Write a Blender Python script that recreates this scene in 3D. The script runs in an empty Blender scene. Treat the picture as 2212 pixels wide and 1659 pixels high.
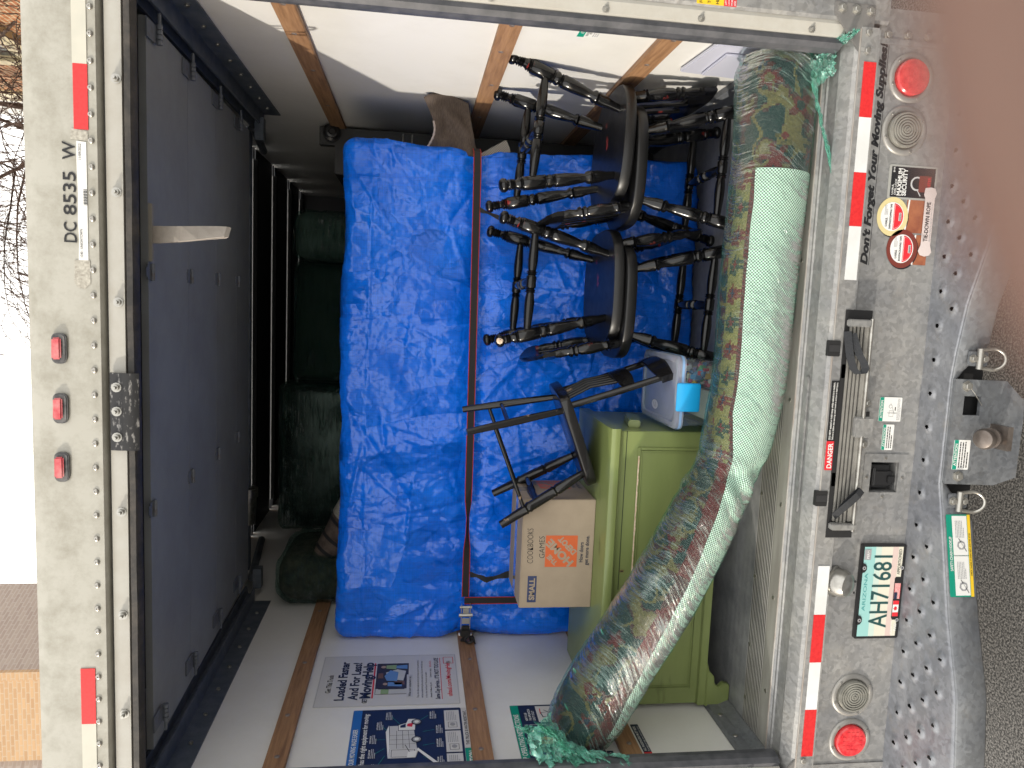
import bpy, bmesh, math, random
import numpy as np
from math import radians, sin, cos, pi
from mathutils import Matrix, Vector, noise
random.seed(7)
S = bpy.context.scene
COL = S.collection

# ------------------------------------------------------------------ camera
def make_camera():
    yaw, pitch, roll = .10988, -.13384, .02796
    f = Vector((-sin(yaw)*cos(pitch), cos(yaw)*cos(pitch), sin(pitch)))
    r = Vector((cos(yaw), sin(yaw), 0)); up = r.cross(f)
    r2 = cos(roll)*r + sin(roll)*up; up2 = -sin(roll)*r + cos(roll)*up
    cd = bpy.data.cameras.new('camera'); co = bpy.data.objects.new('camera', cd); COL.objects.link(co)
    X, Y, Z = -up2, r2, -f                      # the photograph was taken with the phone on its side
    m = Matrix(((X.x, Y.x, Z.x, .325), (X.y, Y.y, Z.y, -2.104), (X.z, Y.z, Z.z, 2.082), (0, 0, 0, 1)))
    co.matrix_world = m
    cd.sensor_width = 36; cd.sensor_fit = 'HORIZONTAL'; cd.lens = 1588.2/2212*36
    cd.clip_start = .005; cd.clip_end = 500
    cd.dof.use_dof = True; cd.dof.focus_distance = 2.7; cd.dof.aperture_fstop = 6.8
    S.camera = co
    return co, f, r2, up2
CAM, CF, CR, CU = make_camera()
S.render.resolution_x = 1024; S.render.resolution_y = 768
# ------------------------------------------------------------------ light
SUN = Vector((1, .47, -.28)).normalized()
w = bpy.data.worlds.new('World'); S.world = w; w.use_nodes = True
nt = w.node_tree; nt.nodes.clear()
sk = nt.nodes.new('ShaderNodeTexSky'); sk.sky_type = 'NISHITA'; sk.sun_disc = False
sk.sun_elevation = math.asin(-SUN.z); sk.sun_rotation = math.atan2(-SUN.x, -SUN.y)
sk.dust_density = 1.6; sk.ozone_density = 1.0
bg = nt.nodes.new('ShaderNodeBackground'); bg.inputs[1].default_value = .15
wo = nt.nodes.new('ShaderNodeOutputWorld')
# white cloud mixed into the whole sky as added fill light, fullest behind the truck
wtc = nt.nodes.new('ShaderNodeTexCoord'); wsp = nt.nodes.new('ShaderNodeSeparateXYZ'); nt.links.new(wtc.outputs['Generated'], wsp.inputs[0])
wn_ = nt.nodes.new('ShaderNodeTexNoise'); wn_.inputs['Scale'].default_value = 2.2; wn_.inputs['Detail'].default_value = 7; nt.links.new(wtc.outputs['Generated'], wn_.inputs['Vector'])
wad = nt.nodes.new('ShaderNodeMath'); wad.operation = 'MULTIPLY_ADD'; wad.inputs[1].default_value = .5; nt.links.new(wn_.outputs[0], wad.inputs[0]); nt.links.new(wsp.outputs['Y'], wad.inputs[2])
wmr = nt.nodes.new('ShaderNodeMapRange'); wmr.inputs[1].default_value = .45; wmr.inputs[2].default_value = .95; wmr.inputs[3].default_value = .78; nt.links.new(wad.outputs[0], wmr.inputs[0])
wmx = nt.nodes.new('ShaderNodeMix'); wmx.data_type = 'RGBA'; nt.links.new(wmr.outputs[0], wmx.inputs[0]); nt.links.new(sk.outputs[0], wmx.inputs[6]); wmx.inputs[7].default_value = (9.6, 9.3, 8.8, 1)
nt.links.new(wmx.outputs[2], bg.inputs[0]); nt.links.new(bg.outputs[0], wo.inputs[0])
sd = bpy.data.lights.new('sun', 'SUN'); sd.energy = 2.0; sd.angle = radians(.6); sd.color = (1, .93, .82)
so = bpy.data.objects.new('sun', sd); COL.objects.link(so)
so.rotation_euler = SUN.to_track_quat('-Z', 'Y').to_euler()
S.view_settings.view_transform = 'Standard'; S.view_settings.look = 'None'
S.view_settings.exposure = .66; S.view_settings.gamma = 1
S.render.engine = 'CYCLES'
S.cycles.max_bounces = 10; S.cycles.diffuse_bounces = 6; S.cycles.transparent_max_bounces = 16

# ------------------------------------------------------------------ materials
MATS = {}
def N(nt, t, **k):
    n = nt.nodes.new(t)
    for a, b in k.items():
        if a.startswith('i_'): n.inputs[a[2:].replace('_', ' ')].default_value = b
        else: setattr(n, a, b)
    return n
def c4(c): return (c[0], c[1], c[2], 1) if len(c) == 3 else c
def mat(name, base=(.5, .5, .5), rough=.5, metal=0., base2=None, nscale=6., ramp=(.35, .65), bump=0., bscale=60., spec=None,
        stretch=(1, 1, 1), base3=None, n3=(20., .6, .7), trans=0., coat=0., detail=6, emis=None, roughvar=0.):
    if name in MATS: return MATS[name]
    m = bpy.data.materials.new(name); m.use_nodes = True; t = m.node_tree; L = t.links.new
    p = t.nodes['Principled BSDF']; p.inputs['Roughness'].default_value = rough; p.inputs['Metallic'].default_value = metal
    p.inputs['Base Color'].default_value = c4(base)
    if spec is not None: p.inputs['Specular IOR Level'].default_value = spec
    if trans: p.inputs['Transmission Weight'].default_value = trans
    if coat: p.inputs['Coat Weight'].default_value = coat
    tc = N(t, 'ShaderNodeTexCoord'); mp = N(t, 'ShaderNodeMapping'); mp.inputs['Scale'].default_value = stretch
    L(tc.outputs['Object'], mp.inputs[0])
    if base2 is not None:
        n = N(t, 'ShaderNodeTexNoise', i_Scale=nscale, i_Detail=detail, i_Roughness=.6); L(mp.outputs[0], n.inputs['Vector'])
        r = N(t, 'ShaderNodeValToRGB'); r.color_ramp.elements[0].position = ramp[0]; r.color_ramp.elements[1].position = ramp[1]
        r.color_ramp.elements[0].color = c4(base); r.color_ramp.elements[1].color = c4(base2)
        L(n.outputs[0], r.inputs[0]); out = r.outputs[0]
        if base3 is not None:
            n2 = N(t, 'ShaderNodeTexNoise', i_Scale=n3[0], i_Detail=5); L(mp.outputs[0], n2.inputs['Vector'])
            r2 = N(t, 'ShaderNodeValToRGB'); r2.color_ramp.elements[0].position = n3[1]; r2.color_ramp.elements[1].position = n3[2]
            L(n2.outputs[0], r2.inputs[0])
            mx = N(t, 'ShaderNodeMix', data_type='RGBA'); L(r2.outputs[0], mx.inputs[0]); L(out, mx.inputs[6]); mx.inputs[7].default_value = c4(base3)
            out = mx.outputs[2]
        L(out, p.inputs['Base Color'])
        if roughvar:
            mr = N(t, 'ShaderNodeMapRange'); mr.inputs[3].default_value = rough-roughvar; mr.inputs[4].default_value = rough+roughvar
            L(n.outputs[0], mr.inputs[0]); L(mr.outputs[0], p.inputs['Roughness'])
    if bump:
        b = N(t, 'ShaderNodeBump', i_Strength=bump, i_Distance=.003)
        n = N(t, 'ShaderNodeTexNoise', i_Scale=bscale, i_Detail=4); L(mp.outputs[0], n.inputs['Vector'])
        L(n.outputs[0], b.inputs['Height']); L(b.outputs[0], p.inputs['Normal'])
    MATS[name] = m
    return m
def flat(name, c, rough=.5): return mat(name, c, rough)

def galvanized(name, k=1., tint=(1, 1, 1), metal=.42, rough=.46):
    if name in MATS: return MATS[name]
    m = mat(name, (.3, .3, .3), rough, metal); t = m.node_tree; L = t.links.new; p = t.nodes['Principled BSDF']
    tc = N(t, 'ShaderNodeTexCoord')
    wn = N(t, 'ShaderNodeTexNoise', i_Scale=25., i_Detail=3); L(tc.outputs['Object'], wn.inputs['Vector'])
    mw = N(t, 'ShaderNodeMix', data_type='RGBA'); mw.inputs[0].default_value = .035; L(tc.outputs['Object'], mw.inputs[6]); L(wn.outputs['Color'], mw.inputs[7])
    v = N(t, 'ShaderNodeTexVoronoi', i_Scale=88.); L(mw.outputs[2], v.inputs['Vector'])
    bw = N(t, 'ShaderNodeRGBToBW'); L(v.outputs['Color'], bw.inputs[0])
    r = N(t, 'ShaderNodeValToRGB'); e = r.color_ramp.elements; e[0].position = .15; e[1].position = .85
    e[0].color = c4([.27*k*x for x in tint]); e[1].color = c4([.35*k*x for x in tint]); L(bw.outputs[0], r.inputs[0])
    n = N(t, 'ShaderNodeTexNoise', i_Scale=4.5, i_Detail=9, i_Roughness=.7); L(tc.outputs['Object'], n.inputs['Vector'])
    r2 = N(t, 'ShaderNodeValToRGB'); e = r2.color_ramp.elements; e[0].position = .36; e[1].position = .68
    e[0].color = (.74, .75, .77, 1); e[1].color = (1.12, 1.10, 1.05, 1); L(n.outputs[0], r2.inputs[0])
    mx = N(t, 'ShaderNodeMix', data_type='RGBA', blend_type='MULTIPLY'); mx.inputs[0].default_value = 1; L(r.outputs[0], mx.inputs[6]); L(r2.outputs[0], mx.inputs[7])
    n3 = N(t, 'ShaderNodeTexNoise', i_Scale=14., i_Detail=10, i_Roughness=.75); L(tc.outputs['Object'], n3.inputs['Vector'])
    r3 = N(t, 'ShaderNodeValToRGB'); e = r3.color_ramp.elements; e[0].position = .55; e[1].position = .75; e[0].color = (0, 0, 0, 1); e[1].color = (.55, .55, .55, 1); L(n3.outputs[0], r3.inputs[0])
    mx2 = N(t, 'ShaderNodeMix', data_type='RGBA'); L(r3.outputs[0], mx2.inputs[0]); L(mx.outputs[2], mx2.inputs[6]); mx2.inputs[7].default_value = (.33*k, .30*k, .26*k, 1)
    L(mx2.outputs[2], p.inputs['Base Color'])
    mr = N(t, 'ShaderNodeMapRange'); mr.inputs[3].default_value = rough-.08; mr.inputs[4].default_value = rough+.14; L(bw.outputs[0], mr.inputs[0]); L(mr.outputs[0], p.inputs['Roughness'])
    b = N(t, 'ShaderNodeBump', i_Strength=.25, i_Distance=.002); L(n3.outputs[0], b.inputs['Height']); L(b.outputs[0], p.inputs['Normal'])
    return m
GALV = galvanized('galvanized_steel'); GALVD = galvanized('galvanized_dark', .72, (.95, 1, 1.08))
def wear_white(name, c, dirt=(.42, .38, .28), amt=.35, rough=.45, sc=5.):
    if name in MATS: return MATS[name]
    m = mat(name, c, rough); t = m.node_tree; L = t.links.new; p = t.nodes['Principled BSDF']
    tc = N(t, 'ShaderNodeTexCoord')
    n = N(t, 'ShaderNodeTexNoise', i_Scale=sc, i_Detail=10, i_Roughness=.72); L(tc.outputs['Object'], n.inputs['Vector'])
    r = N(t, 'ShaderNodeValToRGB'); e = r.color_ramp.elements; e[0].position = .42; e[1].position = .75; e[0].color = (0, 0, 0, 1); e[1].color = (amt, amt, amt, 1); L(n.outputs[0], r.inputs[0])
    mx = N(t, 'ShaderNodeMix', data_type='RGBA'); L(r.outputs[0], mx.inputs[0]); mx.inputs[6].default_value = c4(c); mx.inputs[7].default_value = c4(dirt)
    n2 = N(t, 'ShaderNodeTexNoise', i_Scale=38., i_Detail=6, i_Roughness=.7, i_Distortion=1.2); L(tc.outputs['Object'], n2.inputs['Vector'])
    r2 = N(t, 'ShaderNodeValToRGB'); e = r2.color_ramp.elements; e[0].position = .72; e[1].position = .78; e[0].color = (0, 0, 0, 1); e[1].color = (amt*1.4, amt*1.4, amt*1.4, 1); L(n2.outputs[0], r2.inputs[0])
    mx2 = N(t, 'ShaderNodeMix', data_type='RGBA'); L(r2.outputs[0], mx2.inputs[0]); L(mx.outputs[2], mx2.inputs[6]); mx2.inputs[7].default_value = c4([x*.5 for x in dirt])
    L(mx2.outputs[2], p.inputs['Base Color'])
    b = N(t, 'ShaderNodeBump', i_Strength=.12, i_Distance=.002); L(n.outputs[0], b.inputs['Height']); L(b.outputs[0], p.inputs['Normal'])
    return m
HEADER = wear_white('painted_aluminium', (.40, .39, .345), (.20, .185, .14), .75, .42, 11.)
CHANNEL = wear_white('aluminium_channel', (.40, .39, .355), (.30, .27, .22), .5, .4, 12.)
WALLW = wear_white('white_wall_panel', (.72, .71, .68), (.36, .33, .28), .22, .32, 2.2)
WOOD = mat('bare_wood', (.22, .115, .055), .62, base2=(.34, .19, .095), nscale=7, stretch=(14, 1, 14), bump=.25, bscale=9, base3=(.13, .065, .035), n3=(3., .58, .75))
RUBBER = wear_white('black_rubber', (.028, .026, .025), (.13, .11, .09), .75, .55, 14.)
DOORM = wear_white('grey_door_paint', (.27, .285, .295), (.10, .09, .085), .4, .45, 3.)
TRACK = mat('track_steel', (.10, .125, .16), .45, .5, base2=(.17, .19, .22), nscale=20)
DARK = flat('dark_void', (.006, .006, .007), .8)
BLK = flat('black_plastic', (.012, .012, .013), .4)
STEEL = mat('bright_steel', (.55, .54, .5), .3, .9, base2=(.35, .33, .3), nscale=40)
CHROMEZ = mat('zinc_bolt', (.42, .41, .38), .35, .8)
RUST = mat('rusty_steel', (.16, .09, .06), .6, .5, base2=(.3, .27, .25), nscale=50)
WHT = flat('print_white', (.72, .72, .70)); GRN = flat('print_green', (0, .26, .17)); RED = flat('print_red', (.62, .02, .03)); NAVY = flat('print_navy', (.008, .016, .05))
BLUE = flat('print_blue', (.02, .13, .42)); TXT = flat('print_black', (.01, .01, .012)); YEL = flat('print_yellow', (.75, .5, .02)); GRY = flat('print_grey', (.3, .3, .31)); LGRY = flat('print_light_grey', (.5, .5, .5))
ORG = flat('print_orange', (.62, .12, .03)); TEAL = flat('print_teal', (.02, .3, .26)); CREAMP = flat('print_cream', (.62, .53, .27)); MAROON = flat('print_maroon', (.16, .03, .02)); PINKW = flat('print_pinkish', (.6, .52, .5))
REDL = mat('red_lens', (.55, .01, .02), .25, coat=.5, base2=(.75, .06, .06), nscale=70); REDR = mat('red_reflector', (.55, .018, .022), .35, base2=(.66, .03, .03), nscale=120)
REDL2 = mat('faded_red_lens', (.50, .03, .05), .4, base2=(.62, .22, .22), nscale=25)
WREF = mat('white_reflector', (.62, .63, .62), .35, base2=(.72, .73, .74), nscale=8)
WREFC = mat('cream_reflector', (.52, .51, .44), .35, base2=(.58, .56, .48), nscale=10)
CARD = mat('cardboard', (.34, .27, .195), .75, base2=(.39, .31, .225), nscale=9, bump=.06, bscale=120)
GREENP = mat('green_paint', (.165, .205, .070), .3, base2=(.205, .25, .088), nscale=5, base3=(.08, .10, .03), n3=(9., .66, .75), bump=.08, bscale=30, stretch=(.4, 1, 1.5))
WORNW = mat('worn_bare_edge', (.5, .35, .22), .8, base2=(.75, .6, .48), nscale=60)

def glossy_black(name, edge=(.20, .022, .02), th=(.66, .72), base=(.009, .0085, .009), rg=(.10, .27)):
    m = mat(name, base, .2); t = m.node_tree; L = t.links.new; p = t.nodes['Principled BSDF']
    tc = N(t, 'ShaderNodeTexCoord'); n = N(t, 'ShaderNodeTexNoise', i_Scale=11., i_Detail=6, i_Roughness=.6); L(tc.outputs['Object'], n.inputs['Vector'])
    g = N(t, 'ShaderNodeNewGeometry'); 
    a = N(t, 'ShaderNodeMath', operation='MULTIPLY_ADD'); L(g.outputs['Pointiness'], a.inputs[0]); a.inputs[1].default_value = 1.6; a.inputs[2].default_value = -.8
    s_ = N(t, 'ShaderNodeMath', operation='ADD'); L(a.outputs[0], s_.inputs[0]); L(n.outputs[0], s_.inputs[1])
    r = N(t, 'ShaderNodeValToRGB'); e = r.color_ramp.elements; e[0].position = th[0]; e[1].position = th[1]; e[0].color = c4(base); e[1].color = c4(edge); L(s_.outputs[0], r.inputs[0])
    L(r.outputs[0], p.inputs['Base Color'])
    n2 = N(t, 'ShaderNodeTexNoise', i_Scale=30., i_Detail=5); L(tc.outputs['Object'], n2.inputs['Vector'])
    mr = N(t, 'ShaderNodeMapRange'); mr.inputs[3].default_value = rg[0]; mr.inputs[4].default_value = rg[1]; L(n2.outputs[0], mr.inputs[0]); L(mr.outputs[0], p.inputs['Roughness'])
    return m
CHAIRM = glossy_black('black_chair_paint', th=(.73, .78), base=(.004, .004, .0045)); SEATM = glossy_black('black_seat_paint', th=(.73, .78), base=(.004, .004, .0045), rg=(.30, .46)); TOYM = glossy_black('black_toy_chair_paint', (.30, .20, .13), (.79, .83))

def tarp_material():
    m = mat('blue_tarp', (.004, .10, .60), .22, spec=.6); t = m.node_tree; L = t.links.new; p = t.nodes['Principled BSDF']
    tc = N(t, 'ShaderNodeTexCoord')
    n = N(t, 'ShaderNodeTexNoise', i_Scale=5., i_Detail=8, i_Roughness=.6); L(tc.outputs['Object'], n.inputs['Vector'])
    mp = N(t, 'ShaderNodeMapping'); mp.inputs['Scale'].default_value = (4, 4, 240); L(tc.outputs['Object'], mp.inputs[0])
    w1 = N(t, 'ShaderNodeTexNoise', i_Scale=1.5, i_Detail=3); L(mp.outputs[0], w1.inputs['Vector'])
    mp2 = N(t, 'ShaderNodeMapping'); mp2.inputs['Scale'].default_value = (240, 4, 4); L(tc.outputs['Object'], mp2.inputs[0])
    w2 = N(t, 'ShaderNodeTexNoise', i_Scale=1.5, i_Detail=3); L(mp2.outputs[0], w2.inputs['Vector'])
    ws = N(t, 'ShaderNodeMath', operation='ADD'); L(w1.outputs[0], ws.inputs[0]); L(w2.outputs[0], ws.inputs[1])
    r = N(t, 'ShaderNodeValToRGB'); e = r.color_ramp.elements; e[0].position = .3; e[1].position = .75; e[0].color = (.001, .135, .80, 1); e[1].color = (.004, .20, 1, 1); L(n.outputs[0], r.inputs[0])
    mr0 = N(t, 'ShaderNodeMapRange'); mr0.inputs[1].default_value = .7; mr0.inputs[2].default_value = 1.3; mr0.inputs[3].default_value = .86; mr0.inputs[4].default_value = 1.16; L(ws.outputs[0], mr0.inputs[0])
    mm = N(t, 'ShaderNodeVectorMath', operation='SCALE'); L(r.outputs[0], mm.inputs[0]); L(mr0.outputs[0], mm.inputs['Scale']); L(mm.outputs[0], p.inputs['Base Color'])
    v = N(t, 'ShaderNodeTexVoronoi', feature='DISTANCE_TO_EDGE', i_Scale=7.); 
    wn = N(t, 'ShaderNodeTexNoise', i_Scale=5., i_Detail=4); L(tc.outputs['Object'], wn.inputs['Vector'])
    mx = N(t, 'ShaderNodeMix', data_type='RGBA'); mx.inputs[0].default_value = .3; L(tc.outputs['Object'], mx.inputs[6]); L(wn.outputs['Color'], mx.inputs[7]); L(mx.outputs[2], v.inputs['Vector'])
    mr = N(t, 'ShaderNodeMapRange'); mr.inputs[2].default_value = .10; L(v.outputs['Distance'], mr.inputs[0])
    n4 = N(t, 'ShaderNodeTexNoise', i_Scale=28., i_Detail=6, i_Roughness=.65, i_Distortion=.8); L(tc.outputs['Object'], n4.inputs['Vector'])
    def facet(sc, k, warp):
        wn_ = N(t, 'ShaderNodeTexNoise', i_Scale=warp, i_Detail=2); L(tc.outputs['Object'], wn_.inputs['Vector'])
        mx_ = N(t, 'ShaderNodeMix', data_type='RGBA'); mx_.inputs[0].default_value = .10; L(tc.outputs['Object'], mx_.inputs[6]); L(wn_.outputs['Color'], mx_.inputs[7])
        sq_ = N(t, 'ShaderNodeMapping'); sq_.inputs['Scale'].default_value = (1.5, 1, .8); sq_.inputs['Rotation'].default_value = (0, .5, 0); L(mx_.outputs[2], sq_.inputs[0])
        vo = N(t, 'ShaderNodeTexVoronoi', i_Scale=sc); L(sq_.outputs[0], vo.inputs['Vector'])
        su = N(t, 'ShaderNodeVectorMath', operation='SUBTRACT'); L(sq_.outputs[0], su.inputs[0]); L(vo.outputs['Position'], su.inputs[1])
        c_ = N(t, 'ShaderNodeVectorMath', operation='SUBTRACT'); L(vo.outputs['Color'], c_.inputs[0]); c_.inputs[1].default_value = (.5, .5, .5)
        dt = N(t, 'ShaderNodeVectorMath', operation='DOT_PRODUCT'); L(su.outputs[0], dt.inputs[0]); L(c_.outputs[0], dt.inputs[1])
        ml = N(t, 'ShaderNodeMath', operation='MULTIPLY'); L(dt.outputs['Value'], ml.inputs[0]); ml.inputs[1].default_value = k; return ml
    f1, f2, f3 = facet(3.6, .50, 2.5), facet(8.5, .36, 5.), facet(21., .20, 12.)
    fa = N(t, 'ShaderNodeMath', operation='ADD'); L(f1.outputs[0], fa.inputs[0]); L(f2.outputs[0], fa.inputs[1]); fb_ = N(t, 'ShaderNodeMath', operation='ADD'); L(fa.outputs[0], fb_.inputs[0]); L(f3.outputs[0], fb_.inputs[1])
    b0 = N(t, 'ShaderNodeBump', i_Strength=1., i_Distance=1.); L(fb_.outputs[0], b0.inputs['Height'])
    b = N(t, 'ShaderNodeBump', i_Strength=.35, i_Distance=.004); L(mr.outputs[0], b.inputs['Height']); L(b0.outputs[0], b.inputs['Normal'])
    b2 = N(t, 'ShaderNodeBump', i_Strength=.30, i_Distance=.005); L(n4.outputs[0], b2.inputs['Height']); L(b.outputs[0], b2.inputs['Normal'])
    b3 = N(t, 'ShaderNodeBump', i_Strength=.3, i_Distance=.0008); L(ws.outputs[0], b3.inputs['Height']); L(b2.outputs[0], b3.inputs['Normal']); L(b3.outputs[0], p.inputs['Normal'])
    return m
TARP = tarp_material()

def wrap_material(name, tint=(.22, .62, .50), lo=.05, hi=.6, sx=(3, 40, 40), axis='Object', gl=.22, rim=0., fk=1., bump=1.):
    m = bpy.data.materials.new(name); m.use_nodes = True; t = m.node_tree; L = t.links.new; t.nodes.clear()
    out = N(t, 'ShaderNodeOutputMaterial'); tc = N(t, 'ShaderNodeTexCoord'); mp = N(t, 'ShaderNodeMapping'); mp.inputs['Scale'].default_value = sx; L(tc.outputs[axis], mp.inputs[0])
    n = N(t, 'ShaderNodeTexNoise', i_Scale=1., i_Detail=5, i_Roughness=.7, i_Distortion=1.0); L(mp.outputs[0], n.inputs['Vector'])
    n2 = N(t, 'ShaderNodeTexNoise', i_Scale=6., i_Detail=4); L(tc.outputs['Object'], n2.inputs['Vector'])
    ad = N(t, 'ShaderNodeMath', operation='MULTIPLY_ADD'); L(n2.outputs[0], ad.inputs[0]); ad.inputs[1].default_value = .7; L(n.outputs[0], ad.inputs[2])
    mr = N(t, 'ShaderNodeMapRange'); mr.inputs[1].default_value = .72; mr.inputs[2].default_value = 1.1; mr.inputs[3].default_value = lo; mr.inputs[4].default_value = hi; mr.clamp = True; L(ad.outputs[0], mr.inputs[0])
    tr = N(t, 'ShaderNodeBsdfTransparent'); tr.inputs[0].default_value = (.84, .98, .93, 1)
    d = N(t, 'ShaderNodeBsdfDiffuse'); d.inputs[0].default_value = c4(tint)
    b = N(t, 'ShaderNodeBump', i_Strength=bump, i_Distance=.004); L(n.outputs[0], b.inputs['Height'])
    g = N(t, 'ShaderNodeBsdfGlossy'); g.inputs['Roughness'].default_value = gl; L(b.outputs[0], g.inputs['Normal'])
    fac = mr.outputs[0]
    if rim:
        lw = N(t, 'ShaderNodeLayerWeight', i_Blend=.28); mm = N(t, 'ShaderNodeMath', operation='MULTIPLY_ADD', use_clamp=True); L(lw.outputs['Facing'], mm.inputs[0]); mm.inputs[1].default_value = rim; L(fac, mm.inputs[2]); fac = mm.outputs[0]
    m1 = N(t, 'ShaderNodeMixShader'); L(fac, m1.inputs[0]); L(tr.outputs[0], m1.inputs[1]); L(d.outputs[0], m1.inputs[2])
    fr = N(t, 'ShaderNodeFresnel', i_IOR=1.5); L(b.outputs[0], fr.inputs['Normal'])
    fm = N(t, 'ShaderNodeMath', operation='MULTIPLY_ADD'); L(fr.outputs[0], fm.inputs[0]); fm.inputs[1].default_value = fk; fm.inputs[2].default_value = .015
    ms = N(t, 'ShaderNodeMapRange'); ms.inputs[1].default_value = .86; ms.inputs[2].default_value = 1.12; ms.inputs[3].default_value = .25; ms.inputs[4].default_value = 3.2; L(ad.outputs[0], ms.inputs[0]); fo = fm; fm = N(t, 'ShaderNodeMath', operation='MULTIPLY', use_clamp=True); L(fo.outputs[0], fm.inputs[0]); L(ms.outputs[0], fm.inputs[1])
    m2 = N(t, 'ShaderNodeMixShader'); L(fm.outputs[0], m2.inputs[0]); L(m1.outputs[0], m2.inputs[1]); L(g.outputs[0], m2.inputs[2]); L(m2.outputs[0], out.inputs[0])
    return m
WRAP = wrap_material('green_stretch_film', (.05, .42, .33), sx=(110, 8, 1), axis='UV', lo=-.16, hi=.26, gl=.09, rim=.30, fk=.95, bump=1.8)
WRAPD = wrap_material('green_stretch_film_loose', (.22, .60, .48), .22, .72, (14, 14, 30))
WRAPB = wrap_material('green_film_on_furniture', (.008, .040, .028), .10, .6, (9, 90, 90), fk=1., gl=.1, bump=6.)
CLEARP = wrap_material('clear_bin_plastic', (.62, .66, .8), .06, .14, (2, 2, 2), gl=.12, bump=.02)
CLEARL = wrap_material('frosted_bin_lid', (.60, .63, .76), .38, .48, (2, 2, 2), gl=.18, bump=.02)

def uvcheck(name, c1, c2, sc):
    m = mat(name, c1, .7); t = m.node_tree; L = t.links.new; tc = N(t, 'ShaderNodeTexCoord'); ck = N(t, 'ShaderNodeTexChecker', i_Scale=sc)
    L(tc.outputs['UV'], ck.inputs['Vector']); ck.inputs['Color1'].default_value = c4(c1); ck.inputs['Color2'].default_value = c4(c2); L(ck.outputs[0], t.nodes['Principled BSDF'].inputs['Base Color'])
    b = N(t, 'ShaderNodeBump', i_Strength=.5, i_Distance=.002); L(ck.outputs[1], b.inputs['Height']); L(b.outputs[0], t.nodes['Principled BSDF'].inputs['Normal'])
    return m
PAD = uvcheck('white_mesh_rug_pad', (.86, .90, .84), (.10, .14, .10), 205.)
PADC = uvcheck('cream_mesh_rug_pad', (.52, .49, .42), (.12, .11, .09), 200.)
def vcol(name, rough=.85):
    m = mat(name, (.3, .3, .3), rough, bump=.5, bscale=260.); t = m.node_tree
    a = N(t, 'ShaderNodeVertexColor'); a.layer_name = 'Col'; t.links.new(a.outputs[0], t.nodes['Principled BSDF'].inputs['Base Color'])
    return m
CARPET = vcol('woven_carpet')
def ribbed(name, c, sc, axis, metal=.6, rough=.4, strength=.8, c2=None, groove=1.):
    m = mat(name, c, rough, metal); t = m.node_tree; L = t.links.new; p = t.nodes['Principled BSDF']
    tc = N(t, 'ShaderNodeTexCoord'); wv = N(t, 'ShaderNodeTexWave', bands_direction=axis, i_Scale=sc, i_Distortion=0.); L(tc.outputs['Object'], wv.inputs['Vector'])
    b = N(t, 'ShaderNodeBump', i_Strength=strength, i_Distance=.003); L(wv.outputs[1], b.inputs['Height']); L(b.outputs[0], p.inputs['Normal'])
    n = N(t, 'ShaderNodeTexNoise', i_Scale=5., i_Detail=7, i_Roughness=.7); L(tc.outputs['Object'], n.inputs['Vector'])
    r = N(t, 'ShaderNodeValToRGB'); e = r.color_ramp.elements; e[0].position = .35; e[1].position = .7; e[0].color = c4([x*.7 for x in c]); e[1].color = c4(c2 or c); L(n.outputs[0], r.inputs[0]); L(r.outputs[0], p.inputs['Base Color'])
    if groove < 1:
        gm = N(t, 'ShaderNodeMapRange'); gm.inputs[3].default_value = groove; gm.inputs[4].default_value = 1.15; L(wv.outputs[1], gm.inputs[0]); vs_ = N(t, 'ShaderNodeVectorMath', operation='SCALE'); L(r.outputs[0], vs_.inputs[0]); L(gm.outputs[0], vs_.inputs['Scale']); L(vs_.outputs[0], p.inputs['Base Color'])
    return m
FLOORR = ribbed('ribbed_aluminium_floor', (.50, .48, .45), 28., 'Y', .4, .4, 1., (.58, .56, .52), groove=.35)
FLOORD = ribbed('scuffed_metal_floor', (.27, .28, .295), 9., 'Y', .15, .5, .1, (.42, .42, .425))

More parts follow.
